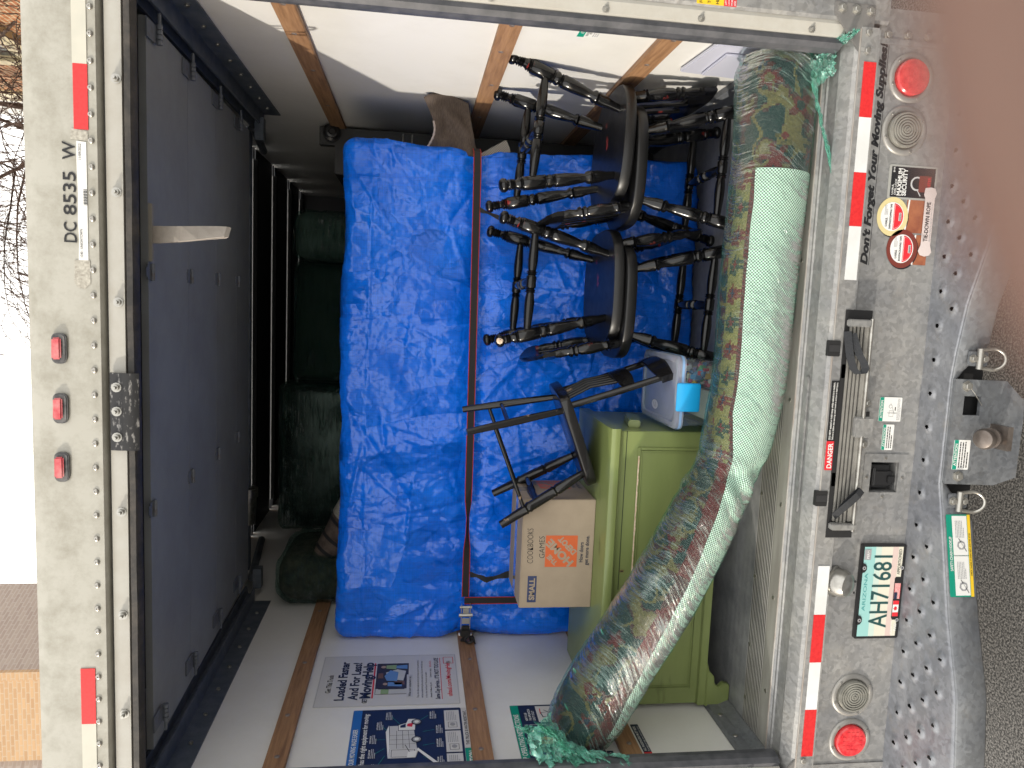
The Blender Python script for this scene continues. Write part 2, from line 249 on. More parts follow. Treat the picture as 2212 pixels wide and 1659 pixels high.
# ------------------------------------------------------------------ mesh helpers
BASE = {}
class MB:
    def __init__(s): s.v = []; s.f = []; s.m = []; s.uv = {}
    def add(s, vs, fs, m=0):
        o = len(s.v); s.v += [tuple(v) for v in vs]; s.f += [tuple(i+o for i in f) for f in fs]; s.m += [m]*len(fs)
    def box(s, a, b, m=0, M=None):
        x0, y0, z0 = a; x1, y1, z1 = b
        vs = [Vector(p) for p in ((x0, y0, z0), (x1, y0, z0), (x1, y1, z0), (x0, y1, z0), (x0, y0, z1), (x1, y0, z1), (x1, y1, z1), (x0, y1, z1))]
        if M is not None: vs = [M @ p for p in vs]
        s.add(vs, [(0, 3, 2, 1), (4, 5, 6, 7), (0, 1, 5, 4), (1, 2, 6, 5), (2, 3, 7, 6), (3, 0, 4, 7)], m); return s
    def prism(s, pts, axis, a, b, m=0, M=None):
        # pts 2D polygon extruded along axis 0/1/2 from a to b; pts give the other two coordinates in x,y,z order
        n = len(pts); vs = []
        for q in (a, b):
            for p in pts:
                c = [0, 0, 0]; c[axis] = q; o = [i for i in range(3) if i != axis]; c[o[0]] = p[0]; c[o[1]] = p[1]
                v = Vector(c); vs.append(M @ v if M is not None else v)
        s.add(vs, [tuple(range(n))[::-1], tuple(range(n, 2*n))]+[(i, (i+1) % n, n+(i+1) % n, n+i) for i in range(n)], m); return s
    def tube(s, pts, r, seg=10, m=0, flat=None, cap=True):
        pts = [Vector(p) for p in pts]; n = len(pts); rs = r if hasattr(r, '__len__') else [r]*n
        rings = []; prev = None
        for i, p in enumerate(pts):
            t = (pts[min(i+1, n-1)]-pts[max(i-1, 0)]).normalized()
            if prev is None:
                a = Vector((0, 0, 1)) if abs(t.z) < .9 else Vector((1, 0, 0)); u = t.cross(a).normalized()
            else:
                u = (prev-t*prev.dot(t)).normalized()
            prev = u; w_ = t.cross(u)
            fa, fb = flat[i] if isinstance(flat, list) else (flat or (1, 1))
            rings.append([p+(u*cos(2*pi*k/seg)*fa+w_*sin(2*pi*k/seg)*fb)*rs[i] for k in range(seg)])
        fs = [(i*seg+k, i*seg+(k+1) % seg, (i+1)*seg+(k+1) % seg, (i+1)*seg+k) for i in range(n-1) for k in range(seg)]
        if cap: fs += [tuple(range(seg))[::-1], tuple(range((n-1)*seg, n*seg))]
        s.add([v for g in rings for v in g], fs, m); return s
    def lathe(s, a, b, prof, seg=14, m=0):
        # profile [(t,r)] with t in metres measured from a towards b
        a, b = Vector(a), Vector(b); d = (b-a); L = d.length; d.normalize()
        q = Vector((0, 0, 1)).rotation_difference(d).to_matrix()
        rings = [[a+d*t+q @ Vector((cos(2*pi*k/seg)*r, sin(2*pi*k/seg)*r, 0)) for k in range(seg)] for t, r in prof]
        n = len(prof)
        fs = [(i*seg+k, i*seg+(k+1) % seg, (i+1)*seg+(k+1) % seg, (i+1)*seg+k) for i in range(n-1) for k in range(seg)]
        fs += [tuple(range(seg))[::-1], tuple(range((n-1)*seg, n*seg))]
        s.add([v for g in rings for v in g], fs, m); return s
    def disc(s, c, r, nrm, h=.003, seg=20, m=0, r2=None):
        c = Vector(c); nrm = Vector(nrm).normalized(); return s.lathe(c, c+nrm*h, [(0, r), (h*.6, r), (h, r2 if r2 is not None else r*.85)], seg, m)
    def build(s, name, mats, parent=None, smooth=False, bevel=0., loc=None, auto=None, uv=None):
        off = Vector(BASE.get(parent.name, (0, 0, 0))) if parent is not None else Vector((0, 0, 0))
        L = Vector(loc) if loc is not None else off
        me = bpy.data.meshes.new(name); me.from_pydata([tuple(Vector(v)-L) for v in s.v], [], s.f)
        if not isinstance(mats, (list, tuple)): mats = [mats]
        for q in mats: me.materials.append(q)
        me.polygons.foreach_set('material_index', s.m)
        if uv is not None:
            ul = me.uv_layers.new(name='UVMap'); li = np.zeros(len(me.loops), dtype=np.int32); me.loops.foreach_get('vertex_index', li)
            ul.data.foreach_set('uv', np.asarray(uv, dtype=np.float32)[li].ravel())
        o = bpy.data.objects.new(name, me); COL.objects.link(o)
        if parent is not None: o.parent = parent
        o.location = L-off if parent is not None else L
        BASE[o.name] = tuple(L)
        me.validate(); 
        if bevel:
            bm = bmesh.new(); bm.from_mesh(me); bmesh.ops.remove_doubles(bm, verts=bm.verts, dist=1e-5)
            es = [e for e in bm.edges if len(e.link_faces) == 2 and e.calc_face_angle(0) > .6]
            bmesh.ops.bevel(bm, geom=es, offset=bevel, segments=2, affect='EDGES', clamp_overlap=True); bm.to_mesh(me); bm.free()
            me.polygons.foreach_set('use_smooth', [True]*len(me.polygons)); me.set_sharp_from_angle(angle=radians(40))
        if smooth:
            me.polygons.foreach_set('use_smooth', [True]*len(me.polygons))
            me.set_sharp_from_angle(angle=radians(auto or 50))
        return o
def thing(name, loc, label, cat, group=None, kind=None):
    o = bpy.data.objects.new(name, None); COL.objects.link(o); o.location = loc; BASE[o.name] = tuple(loc); o.empty_display_size = .1
    return tag(o, label, cat, group, kind)
def tag(o, label=None, cat=None, group=None, kind=None):
    if label: o['label'] = label
    if cat: o['category'] = cat
    if group: o['group'] = group
    if kind: o['kind'] = kind
    return o
def clone(o, pos, parent):
    c = o.copy(); COL.objects.link(c); c.parent = parent; c.location = Vector(pos)-Vector(BASE.get(parent.name, (0, 0, 0))); return c
def copy_tree(o, parent=None):
    c = o.copy(); COL.objects.link(c); c.parent = parent; BASE[c.name] = BASE.get(o.name, (0, 0, 0))
    for ch in [x for x in bpy.data.objects if x.parent == o]: copy_tree(ch, c)
    return c
TCACHE = {}
def text2d(t, bold=0., shear=0.):
    k = (t, bold, shear)
    if k in TCACHE: return TCACHE[k]
    cu = bpy.data.curves.new('t', 'FONT'); cu.body = t; cu.size = 1; cu.resolution_u = 3; cu.offset = bold; cu.shear = shear
    o = bpy.data.objects.new('t', cu); me = bpy.data.meshes.new_from_object(o)
    vs = [(v.co.x, v.co.y) for v in me.vertices]; fs = [tuple(p.vertices) for p in me.polygons]
    bpy.data.objects.remove(o); bpy.data.meshes.remove(me); bpy.data.curves.remove(cu)
    TCACHE[k] = (vs, fs); return TCACHE[k]
class Sheet(MB):
    """printed sheet: own 2D frame (o + x*ex + y*ey), layers stand a fraction of a millimetre proud along n"""
    def __init__(s, o, ex, ey, mats, step=.0005):
        super().__init__(); s.o = Vector(o); s.ex = Vector(ex).normalized(); s.ey = Vector(ey).normalized(); s.n = s.ex.cross(s.ey); s.mats = mats; s.step = step
    def P(s, x, y, l): return s.o+s.ex*x+s.ey*y+s.n*(s.step*l)
    def rect(s, x0, y0, x1, y1, m, l=1):
        s.add([s.P(x0, y0, l), s.P(x1, y0, l), s.P(x1, y1, l), s.P(x0, y1, l)], [(0, 1, 2, 3)], s.mats.index(m)); return s
    def plate(s, x0, y0, x1, y1, m, th=.001, r=0.):
        if r: pts = rrect(x0, y0, x1, y1, r)
        else: pts = [(x0, y0), (x1, y0), (x1, y1), (x0, y1)]
        n = len(pts); a = [s.o+s.ex*x+s.ey*y-s.n*th for x, y in pts]+[s.P(x, y, 0) for x, y in pts]
        s.add(a, [tuple(range(n))[::-1], tuple(range(n, 2*n))]+[(i, (i+1) % n, n+(i+1) % n, n+i) for i in range(n)], s.mats.index(m)); return s
    def poly(s, pts, m, l=1):
        s.add([s.P(x, y, l) for x, y in pts], [tuple(range(len(pts)))], s.mats.index(m)); return s
    def circ(s, x, y, r, m, l=1, seg=28, a0=0, a1=2*pi, ry=None):
        return s.poly([(x+r*cos(a0+(a1-a0)*k/seg), y+(ry or r)*sin(a0+(a1-a0)*k/seg)) for k in range(seg+(0 if a1-a0 > 6.28 else 1))], m, l)
    def line(s, x0, y0, x1, y1, w_, m, l=1):
        d = Vector((x1-x0, y1-y0)); d.normalize(); p = Vector((-d.y, d.x))*w_/2
        return s.poly([(x0+p.x, y0+p.y), (x0-p.x, y0-p.y), (x1-p.x, y1-p.y), (x1+p.x, y1+p.y)], m, l)
    def frame(s, x0, y0, x1, y1, w_, m, l=1):
        s.rect(x0, y0, x1, y0+w_, m, l); s.rect(x0, y1-w_, x1, y1, m, l); s.rect(x0, y0+w_, x0+w_, y1-w_, m, l); s.rect(x1-w_, y0+w_, x1, y1-w_, m, l); return s
    def text(s, t, x, y, h, m, width=None, l=2, bold=.012, shear=0., rot=0., align='l'):
        vs, fs = text2d(t, bold, shear)
        if not vs: return s
        x0 = min(v[0] for v in vs); x1 = max(v[0] for v in vs); k = h/.7; kx = k if width is None else width/(x1-x0)
        ww = (x1-x0)*kx; ox = {'l': 0, 'c': -ww/2, 'r': -ww}[align]; c_, s_ = cos(rot), sin(rot); out = []
        for a, b in vs:
            X = (a-x0)*kx+ox; Y = b*k; out.append(s.P(x+X*c_-Y*s_, y+X*s_+Y*c_, l))
        s.add(out, fs, s.mats.index(m)); return s
    def scribble(s, x, y, w_, h, n, m, l=2, seed=1):
        rr = random.Random(seed)
        for i in range(n):
            yy = y-(i+.5)*h/n; xx = x; end = x+w_*(1 if i < n-1 else .6)
            while xx < end:
                q = rr.uniform(.04, .14)*w_; s.rect(xx, yy-h/n*.22, min(xx+q, end), yy+h/n*.22, m, l); xx += q+w_*.02
        return s
def rrect(x0, y0, x1, y1, r, k=5):
    pts = []
    for cx, cy, a in ((x1-r, y0+r, -pi/2), (x1-r, y1-r, 0), (x0+r, y1-r, pi/2), (x0+r, y0+r, pi)):
        pts += [(cx+r*cos(a+pi/2*i/k), cy+r*sin(a+pi/2*i/k)) for i in range(k+1)]
    return pts
def rbox(mb, c0, c1, r, cell, disp=None, skip=(), m=0, uvout=None):
    """rounded box shell made of fine quads, displaced by disp(p, n)"""
    c0, c1 = Vector(c0), Vector(c1); lo = c0+Vector((r, r, r)); hi = c1-Vector((r, r, r)); sz = c1-c0
    for ax in range(3):
        for sg in (0, 1):
            if (ax, sg) in skip: continue
            a, b = [i for i in range(3) if i != ax]; na = max(2, int(sz[a]/cell)); nb = max(2, int(sz[b]/cell)); vs = []
            for i in range(na+1):
                for j in range(nb+1):
                    p = Vector((0, 0, 0)); p[ax] = (c0, c1)[sg][ax]; p[a] = c0[a]+sz[a]*i/na; p[b] = c0[b]+sz[b]*j/nb
                    q = Vector([min(max(p[k], lo[k]), hi[k]) for k in range(3)]); d = p-q
                    if d.length > 1e-9: n = d.normalized(); p = q+n*r
                    else: n = Vector((0, 0, 0)); n[ax] = 1 if sg else -1
                    if disp: p = disp(p, n)
                    vs.append(p)
            fs = []
            for i in range(na):
                for j in range(nb):
                    f = (i*(nb+1)+j, (i+1)*(nb+1)+j, (i+1)*(nb+1)+j+1, i*(nb+1)+j+1)
                    flip = (sg == 1) ^ (ax == 1); fs.append(f if flip else f[::-1])
            mb.add(vs, fs, m)
    return mb
# ================================================================== SETTING
ASPH = mat('asphalt', (.045, .044, .042), .85, base2=(.30, .285, .265), nscale=130, ramp=(.42, .66), bump=1., bscale=150, detail=3)
g = MB(); g.add([(-60, -25, 0), (60, -25, 0), (60, 120, 0), (-60, 120, 0)], [(0, 1, 2, 3)])
tag(g.build('ground', ASPH), kind='structure')
ZD, ZT = .86, 2.816        # deck and top of the door opening

# ------------------------------------------------------------------ truck
T = thing('moving_truck', (0, 0, 0), 'box truck with open rear door, galvanized bumper and grey roll door overhead', 'truck')
def part(mb, name, mats, parent=T, **k): return mb.build(name, mats, parent, **k)
# body skins
part(MB().box((1.17, .06, .80), (1.215, 4.6, 3.06)), 'side_wall', WALLW); part(MB().box((-1.215, .06, .80), (-1.17, 4.6, 3.06)), 'side_wall', WALLW)
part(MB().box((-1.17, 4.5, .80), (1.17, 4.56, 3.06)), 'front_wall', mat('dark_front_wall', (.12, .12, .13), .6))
cm_ = MB(); yy = .10
for y in (1.85, 2.45, 3.05, 3.65, 4.2): cm_.box((-1.17, yy, 3.045), (1.17, y, 3.06)); cm_.box((-1.17, y+.028, 3.045), (1.17, y+.07, 3.06)); yy = y+.098
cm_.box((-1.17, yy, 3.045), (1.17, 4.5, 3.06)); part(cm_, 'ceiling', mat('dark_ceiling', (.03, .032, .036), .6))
part(MB().box((-1.17, .285, .76), (1.17, 4.5, .86)), 'floor', FLOORD)
th = part(MB().box((-1.17, .168, .78), (1.17, .285, .8620)), 'threshold', FLOORR)
th2 = part(MB().box((-1.168, .100, .78), (1.168, .1675, .8625)), 'threshold_plate', mat('smooth_aluminium', (.40, .39, .36), .42, .3, base2=(.30, .285, .26), nscale=14, stretch=(.3, 2, 1)))
sc = MB().disc((0, 0, 0), .007, (0, 0, 1), .002, 10).build('screw', STEEL, th, smooth=True, loc=(0, 0, 0)); sc.location = (-.62, .135, .8625)
for x in (-.95, -.3, .05, .5, .87): clone(sc, (x, .135, .8625), th)
fsc = [clone(sc, (x, .275, .8622), th) for x in (-1.05, -.85, -.6, -.3)]
# roof bows: pairs of pale strips with a dark gap
BOW = bpy.data.materials.new('translucent_roof_strip'); BOW.use_nodes = True; bt = BOW.node_tree; bt.nodes.clear()
b1_ = N(bt, 'ShaderNodeBsdfTranslucent'); b1_.inputs[0].default_value = (.16, .16, .155, 1); b2_ = N(bt, 'ShaderNodeBsdfDiffuse'); b2_.inputs[0].default_value = (.35, .35, .34, 1); b3_ = N(bt, 'ShaderNodeAddShader'); b4_ = N(bt, 'ShaderNodeOutputMaterial')
bt.links.new(b1_.outputs[0], b3_.inputs[0]); bt.links.new(b2_.outputs[0], b3_.inputs[1]); bt.links.new(b3_.outputs[0], b4_.inputs[0])
for y in (1.85, 2.45, 3.05, 3.65, 4.2):
    part(MB().box((-1.1, y+.03, 3.02), (1.1, y+.068, 3.044)), 'roof_bow', [DARK])
    for q in (y, y+.07): mm_ = MB(); mm_.add([(-1.10, q-.001, 3.044), (1.10, q-.001, 3.044), (1.10, q+.029, 3.044), (-1.10, q+.029, 3.044)], [(0, 1, 2, 3)]); part(mm_, 'roof_strip', BOW)
# wall rails of wood
def rail(x, z, y0=.07, y1=4.4, tilt=0):
    s_ = -1 if x > 0 else 1; w_ = .034
    o = part(MB().box((x, y0, z-w_), (x+s_*.02, y1, z+w_)), 'wall_rail', WOOD, bevel=.002)
    b = MB().disc((0, 0, 0), .009, (s_, 0, 0), .002, 10).build('screw', RUST, o, smooth=True, loc=(0, 0, 0)); b.location = (x+s_*.02, .42, z+.005)
    for y in (.18, .8, 1.3, 1.9, 2.5): clone(b, (x+s_*.02, y, z+.004*random.uniform(-1, 1)), o)
for x in (1.17, -1.17):
    for z in (2.483, 1.82, 1.32): rail(x, z)
# kick plates at the foot of the walls
for s_ in (1, -1):
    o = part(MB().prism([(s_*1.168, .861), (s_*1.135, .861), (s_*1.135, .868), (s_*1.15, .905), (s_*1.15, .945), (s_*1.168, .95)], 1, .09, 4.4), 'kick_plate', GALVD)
    b = MB().disc((0, 0, 0), .009, (-s_, 0, 0), .003, 10).build('rivet', STEEL, o, smooth=True, loc=(0, 0, 0)); b.location = (s_*1.15, .2, .925)
    for y in (.33, .47, .62, .8, 1.0): clone(b, (s_*1.15, y, .925), o)
# header beam over the door
hp = [(0.02, 3.10), (-.012, 3.088), (-.022, 3.055), (-.022, 2.908), (-.014, 2.903), (.03, 2.903), (.12, 3.10)]
hd = part(MB().prism(hp, 0, -1.25, 1.25), 'header', HEADER, smooth=True, auto=35)
rv = MB().lathe((0, 0, 0), (0, -.006, 0), [(0, .0085), (.002, .008), (.0045, .006), (.005, .0028), (.003, .0024)], 14).build('rivet', STEEL, hd, smooth=True, loc=(0, 0, 0)); 
x = 1.16; rv.location = (1.16, -.022, 2.92)
while x > -1.2:
    x -= .0662; clone(rv, (x, -.022, 2.92+.012*(1.1-x)/2.2), hd)
part(MB().box((-1.2, .012, 2.885), (1.2, .05, 2.9025)), 'header_recess', mat('recess_grey', (.16, .16, .155), .5))
cp = [(.035, 2.898), (-.004, 2.894), (-.012, 2.872), (-.012, 2.850), (.03, 2.846)]
ch = part(MB().prism(cp, 0, -1.2, 1.2), 'header_channel', CHANNEL, smooth=True, auto=30)
hb = MB().lathe((0, 0, 0), (0, -.03, 0), [(0, .013), (.003, .013), (.0031, .0085), (.012, .0085), (.0121, .005), (.022, .0045)], 12).build('bolt', CHROMEZ, ch, smooth=True, loc=(0, 0, 0)); hb.location = (.858, -.012, 2.863)
for x in (.571, .284, -.29, -.585, -.877, 1.12, -1.15): clone(hb, (x, -.012, 2.866), ch)
# rubber seal of the header, slightly wavy lip
sv = []; n = 120
for i in range(n+1):
    x = -1.13+2.26*i/n; d = .004*noise.noise(Vector((x*6, 0, 0)))+.002*noise.noise(Vector((x*23, 3, 0)))
    sv += [(x, .0, 2.8495), (x, -.018+d, 2.842), (x, -.016+d, 2.828), (x, .004+d, ZT+.002+d*.6), (x, .02, ZT+.006)]
part_m = MB(); part_m.add(sv, [(i*5+k, (i+1)*5+k, (i+1)*5+k+1, i*5+k+1) for i in range(n) for k in range(4)])
part(part_m, 'header_seal', RUBBER, smooth=True)
# latch catch plate
lp = part(MB().prism([(-.016, 2.888), (-.030, 2.884), (-.034, 2.862), (-.034, 2.828), (-.026, 2.812), (-.02, 2.814), (-.026, 2.83), (-.026, 2.86), (-.02, 2.878)], 0, -.114, .096), 'latch_plate', mat('scraped_black_steel', (.03, .03, .032), .45, .4, base2=(.3, .29, .28), nscale=35, ramp=(.56, .66), stretch=(1, 1, 3)), smooth=True, auto=30)
for x in (.058, -.007, -.077): clone(hb, (x, -.034, 2.866), lp).name = 'bolt'
# marker lights
BEZ = mat('grey_lamp_gasket', (.07, .07, .075), .8, base2=(.18, .18, .18), nscale=40)
for x in (.157, -.003, -.162):
    o = part(MB().prism(rrect(x-.0405, 2.991, x+.0405, 3.028, .014), 1, -.032, -.0215), 'marker_light', BEZ, bevel=.003)
    MB().prism([(x-.028, 3.001), (x+.030, 3.001), (x+.028, 3.024), (x-.029, 3.025)], 1, -.041, -.0322).build('lens', REDL2, o, bevel=.004)
# reflective tape
def tape_v(pts, matl, name='reflective_tape', y=-.0245):
    (x0, x1, z0, z1) = pts
    return part(MB().box((x0, y, z0), (x1, y+.0022, z1)), name, matl)
tape_v((.886, 1.046, 2.929, 2.964), WREFC); tape_v((.723, .8858, 2.928, 2.963), REDR); tape_v((-.898, -.735, 2.938, 2.976), REDR); tape_v((-1.09, -.8982, 2.938, 2.976), WREFC)
# number and asset label on the header
s_ = Sheet((.42, -.0232, 2.95), (1, 0, 0), (0, 0, 1), [TXT, WHT, GRY, LGRY])
s_.text('DC', .015, .012, .031, TXT, .052, l=1); s_.text('8535', .085, .012, .031, TXT, .11, l=1); s_.text('W', .225, .012, .031, TXT, .046, l=1)
part(s_, 'fleet_number', s_.mats)
s_ = Sheet((.39, -.0240, 2.934), (1, 0, 0), (0, 0, 1), [WHT, TXT, mat('peeling_film', (.42, .40, .33), .4), LGRY])
s_.poly([(.0, 0), (.302, 0), (.304, .024), (.25, .0245), (.17, .0225), (.10, .024), (.05, .022), (0, .024)], WHT, 0)
s_.text('1540 - UNIONTOWN', .008, .013, .0065, TXT, .072, l=1, bold=0); s_.text('11/09/2022', .257, .013, .0065, TXT, .04, l=1, bold=0)
for i in range(17): s_.rect(.142+i*.0024, 0, .142+i*.0024+(.0016 if i % 3 else .0008), .009, TXT, 1)
part(s_, 'asset_label', s_.mats)
s_ = Sheet((.30, -.0238, 2.93), (1, 0, 0), (0, 0, 1), [mat('worn_adhesive', (.30, .28, .24), .7, base2=(.5, .48, .42), nscale=140), LGRY])
s_.poly([(.03, .0), (.09, .0), (.09, .038), (.03, .04), (.018, .03), (.016, .014)], s_.mats[0], 0); part(s_, 'adhesive_residue', s_.mats)
s_ = Sheet((.30, -.0238, 2.93), (1, 0, 0), (0, 0, 1), [s_.mats[0]]); s_.poly([(.395, .0), (.42, 0), (.424, .04), (.397, .042)], s_.mats[0], 0); part(s_, 'adhesive_residue', s_.mats)

# jambs
def jamb(s_):
    x = lambda a: s_*a
    pj = lambda pts: [(x(a), b) for a, b in pts]
    post = part(MB().prism(pj([(1.178, .06), (1.178, -.016), (1.186, -.022), (1.244, -.022), (1.25, -.014), (1.25, .06)]), 2, .74, 3.06), 'rear_post', GALV)
    jc = part(MB().prism(pj([(1.134, .03), (1.134, .004), (1.140, -.004), (1.168, -.014), (1.179, -.012), (1.179, .05)]), 2, .865, 2.89), 'jamb_channel', CHANNEL)
    for z in (.969, 1.303, 1.58, 1.9, 2.2, 2.5, 2.78):
        c = clone(hb, (x(1.149), -.008, z), jc); c.name = 'bolt'; c.scale = (.8, .55, .8)
    part(MB().prism(pj([(1.133, .0), (1.133, .045), (1.104, .05), (1.102, .03), (1.106, .008), (1.118, -.006)]), 2, .868, ZT+.03), 'jamb_seal', mat('seal_grey_rubber', (.045, .048, .055), .5, base2=(.09, .09, .1), nscale=20))
    gp = part(MB().prism([(x(1.225), .914), (x(1.192), .913), (x(1.074), .817), (x(1.076), .789), (x(1.224), .789)][::s_], 1, -.030, -.0225), 'gusset_plate', mat('grey_gusset', (.19, .185, .18), .5, .4, base2=(.25, .24, .23), nscale=12), bevel=.002)
    gb = MB().lathe((0, 0, 0), (0, -.02, 0), [(0, .0145), (.002, .0145), (.0021, .0095), (.010, .0095), (.011, .007)], 6).build('bolt', CHROMEZ, gp, loc=(0, 0, 0)); gb.location = (x(1.206), -.030, .893)
    for a, b in ((1.205, .850), (1.204, .806), (1.145, .808), (1.094, .807)): clone(gb, (x(a), -.030, b), gp)
jamb(1); jamb(-1)
s_ = Sheet((1.182, -.0228, 1.20), (1, 0, 0), (0, 0, 1), [YEL, RED, TXT, WHT])
s_.rect(0, .045, .055, .125, YEL, 0); s_.rect(0, .008, .055, .0448, RED, 0)
for i, t in enumerate(['FUEL', 'TOP', 'HERE']): s_.text(t, .003, .108-i*.024, .009, TXT, l=1)
for i, t in enumerate(['LIFT', 'LOW', 'MORE', 'LESS']): s_.text(t, .003, .037-i*.0088, .005, WHT, l=1)
part(s_, 'post_sticker', s_.mats)

# overhead roll door
def door_z(y): return 2.828+.02*(y-.1)
dm = MB(); e = [.10, .50, .875, 1.23, 1.50]
for i in range(4):
    a, b = e[i]+.0015, e[i+1]-.0015; n = 10
    for k in range(1): dm.prism([(a, door_z(a)), (b, door_z(b)), (b, door_z(b)+.02), (a, door_z(a)+.02)], 0, -1.06, 1.06)
rd = part(dm, 'roll_door', DOORM)
def hinge():
    h = MB(); h.box((-.02, -.045, -.004), (.02, .045, 0)); h.tube([(-.022, 0, -.008), (.022, 0, -.008)], .006, 8); h.box((-.012, -.06, -.003), (.012, -.045, 0)); return h
def roller_hinge():
    h = MB(); h.box((-.03, -.05, -.005), (.02, .035, 0)); 
    for i in range(4): h.tube([(-.03+i*.014, .036, -.012), (-.018+i*.014, .036, -.012)], .009, 8)
    h.tube([(.02, .036, -.012), (.055, .036, -.012)], .005, 8); return h
HINGE = mat('painted_hinge', (.14, .155, .185), .45, .2, base2=(.10, .06, .04), nscale=30, ramp=(.55, .7))
h0 = hinge().build('hinge', HINGE, rd, loc=(0, 0, 0)); h1 = roller_hinge().build('roller_hinge', HINGE, rd, loc=(0, 0, 0))
first = True
for y in e[:4]+[1.235]:
    for x in (.37, -.315):
        c = h0 if first else h0.copy()
        if not first: COL.objects.link(c)
        first = False; c.parent = rd; c.location = (x, y+.012, door_z(y)); c.scale = (1.1, .55, 1)
first = True
for y in (.16, .50, .875, 1.235):
    for x in (1.035, -.985):
        c = h1 if first else h1.copy()
        if not first: COL.objects.link(c)
        first = False; c.parent = rd; c.location = (x, y-.02, door_z(y)-.002); c.scale = (1 if x > 0 else -1, .9, 1)
# bracket under near edge and pull strap hanging from it
part(MB().box((.40, .105, 2.818), (.56, .12, 2.829)), 'strap_bracket', mat('bare_strip', (.3, .28, .24), .5))
STRAPP = [(.474, .112, 2.835), (.476, .108, 2.79), (.480, .102, 2.74), (.485, .096, 2.69), (.489, .090, 2.645), (.491, .090, 2.618), (.491, .100, 2.609), (.490, .110, 2.618), (.488, .116, 2.65), (.484, .120, 2.70), (.479, .121, 2.75), (.475, .119, 2.80), (.474, .118, 2.835)]

# tracks
for s_ in (1, -1):
    y1 = 1.62 if s_ > 0 else 1.46
    tr = part(MB().prism([(s_*1.168, 2.815), (s_*1.10, 2.815), (s_*1.10, 2.823), (s_*1.125, 2.826), (s_*1.125, 2.846), (s_*1.09, 2.85), (s_*1.09, 2.862), (s_*1.168, 2.862)], 1, .075, y1)
              .prism([(s_*1.168, 2.74), (s_*1.163, 2.74), (s_*1.163, 2.82), (s_*1.168, 2.82)], 1, .075, y1), 'door_track', TRACK)
    b = MB().disc((0, 0, 0), .008, (-s_, 0, -.3), .006, 10).build('bolt', STEEL, tr, smooth=True, loc=(0, 0, 0)); b.location = (s_*1.162, .12, 2.775)
    for i in range(1, 9):
        if .12+i*.17 < y1: clone(b, (s_*1.162, .12+i*.17, 2.775), tr)
    part(MB().tube([(s_*1.10, 1.6, 2.86), (s_*1.10, 2.2, 2.93)], .02, 8).box((s_*1.03, 1.53, 2.80), (s_*1.13, 1.58, 2.84)), 'track_end_bracket', TRACK)
# spring shaft with drum behind the rolled door
tb = part(MB().tube([(-1.15, 1.85, 2.93), (1.15, 1.85, 2.93)], .014, 12), 'spring_shaft', TRACK)
MB().lathe((-.70, 1.85, 2.93), (-.98, 1.85, 2.93), [(0, .018), (.004, .05), (.05, .05), (.054, .042), (.10, .042), (.14, .036), (.2, .03)], 18).build('spring_drum', STEEL, tb, smooth=True)

# ------------------------------------------------------------------ rear sill and bumper
sill = part(MB().prism([(.099, .8640), (.092, .8655), (.086, .8600), (.078, .8600), (.074, .8560), (.030, .8545), (.022, .8570), (.012, .8540), (-.020, .8400), (-.032, .826), (-.034, .775), (-.020, .768), (-.0215, .762), (-.003, .756), (.099, .756)], 0, -1.16, 1.16), 'sill', GALV, smooth=True, auto=25)
part(MB().prism(rrect(-.30, .036, .14, .066, .014), 2, .853, .8600), 'sill_emboss', GALV, bevel=.003)
lip = MB().tube([(-1.155, .096, .8655), (1.155, .096, .8655)], .0035, 8).tube([(-1.155, -.030, .829), (1.155, -.030, .829)], .003, 8); part(lip, 'sill_trim', mat('rusty_trim', (.28, .24, .21), .5, .4, base2=(.38, .37, .35), nscale=30, stretch=(.3, 1, 1)))
FX = 1.23
# face plate with cut-outs is built from strips around the ramp slot and the socket recess
slot = (-.355, .35, .712, .800); eb = (-.218, -.121, .556, .650)
fm = MB()
xs = [-FX, slot[0], eb[0], eb[1], slot[1], FX]
for a, b in zip(xs[:-1], xs[1:]):
    inslot = a >= slot[0]-1e-6 and b <= slot[1]+1e-6; ineb = abs(a-eb[0]) < 1e-6
    zz = [(.505, eb[2]), (eb[3], slot[2] if inslot else .757)] if ineb else [(.505, slot[2] if inslot else .757)]
    for z0, z1 in zz: fm.box((a, -.003, z0), (b, .003, z1))
fp = part(fm, 'bumper_face', GALV)
part(MB().box((-FX, .0035, .50), (FX, .30, .515)).box((-1.1, .3, .35), (1.1, .34, .85)), 'bumper_back', DARK)
# black plate on the sill paints the shade of the ramp mouth; ramp end, rollers
mo = part(MB().box((slot[0], -.0362, slot[2]+.002), (slot[1], -.0340, slot[3]), 0), 'ramp_slot', [flat('slot_black', (.01, .01, .011), .7)])
rp = MB().box((-.30, -.052, .722), (.318, -.037, .729)).box((-.30, -.050, .729), (.315, -.037, .742))
for i, (z, d) in enumerate(((.746, .048), (.757, .046), (.768, .0445), (.779, .043))): rp.box((-.31+.003*i, -d, z), (.312, -.037, z+.0075))
rp = part(rp, 'ramp', mat('ramp_aluminium', (.40, .39, .36), .42, .6, base2=(.28, .27, .25), nscale=12), bevel=.0015)
MB().tube([(-.33, -.054, .724), (.325, -.054, .724)], .006, 10).build('ramp_edge_tube', STEEL, rp, smooth=True)
part(MB().box((-.035, -.062, .692), (.028, -.036, .752)), 'ramp_latch', GALV, bevel=.004)
part(MB().box((.300, -.062, .730), (.322, -.037, .797)), 'ramp_guide', GALV, bevel=.003); part(MB().box((-.325, -.062, .715), (-.305, -.037, .797)), 'ramp_guide', GALV, bevel=.003)
for a, b in ((-.0375, .0375),): part(MB().box((-.034, -.0055, .672), (.038, -.0035, .700)), 'latch_slot', flat('slot_black', (0, 0, 0)))
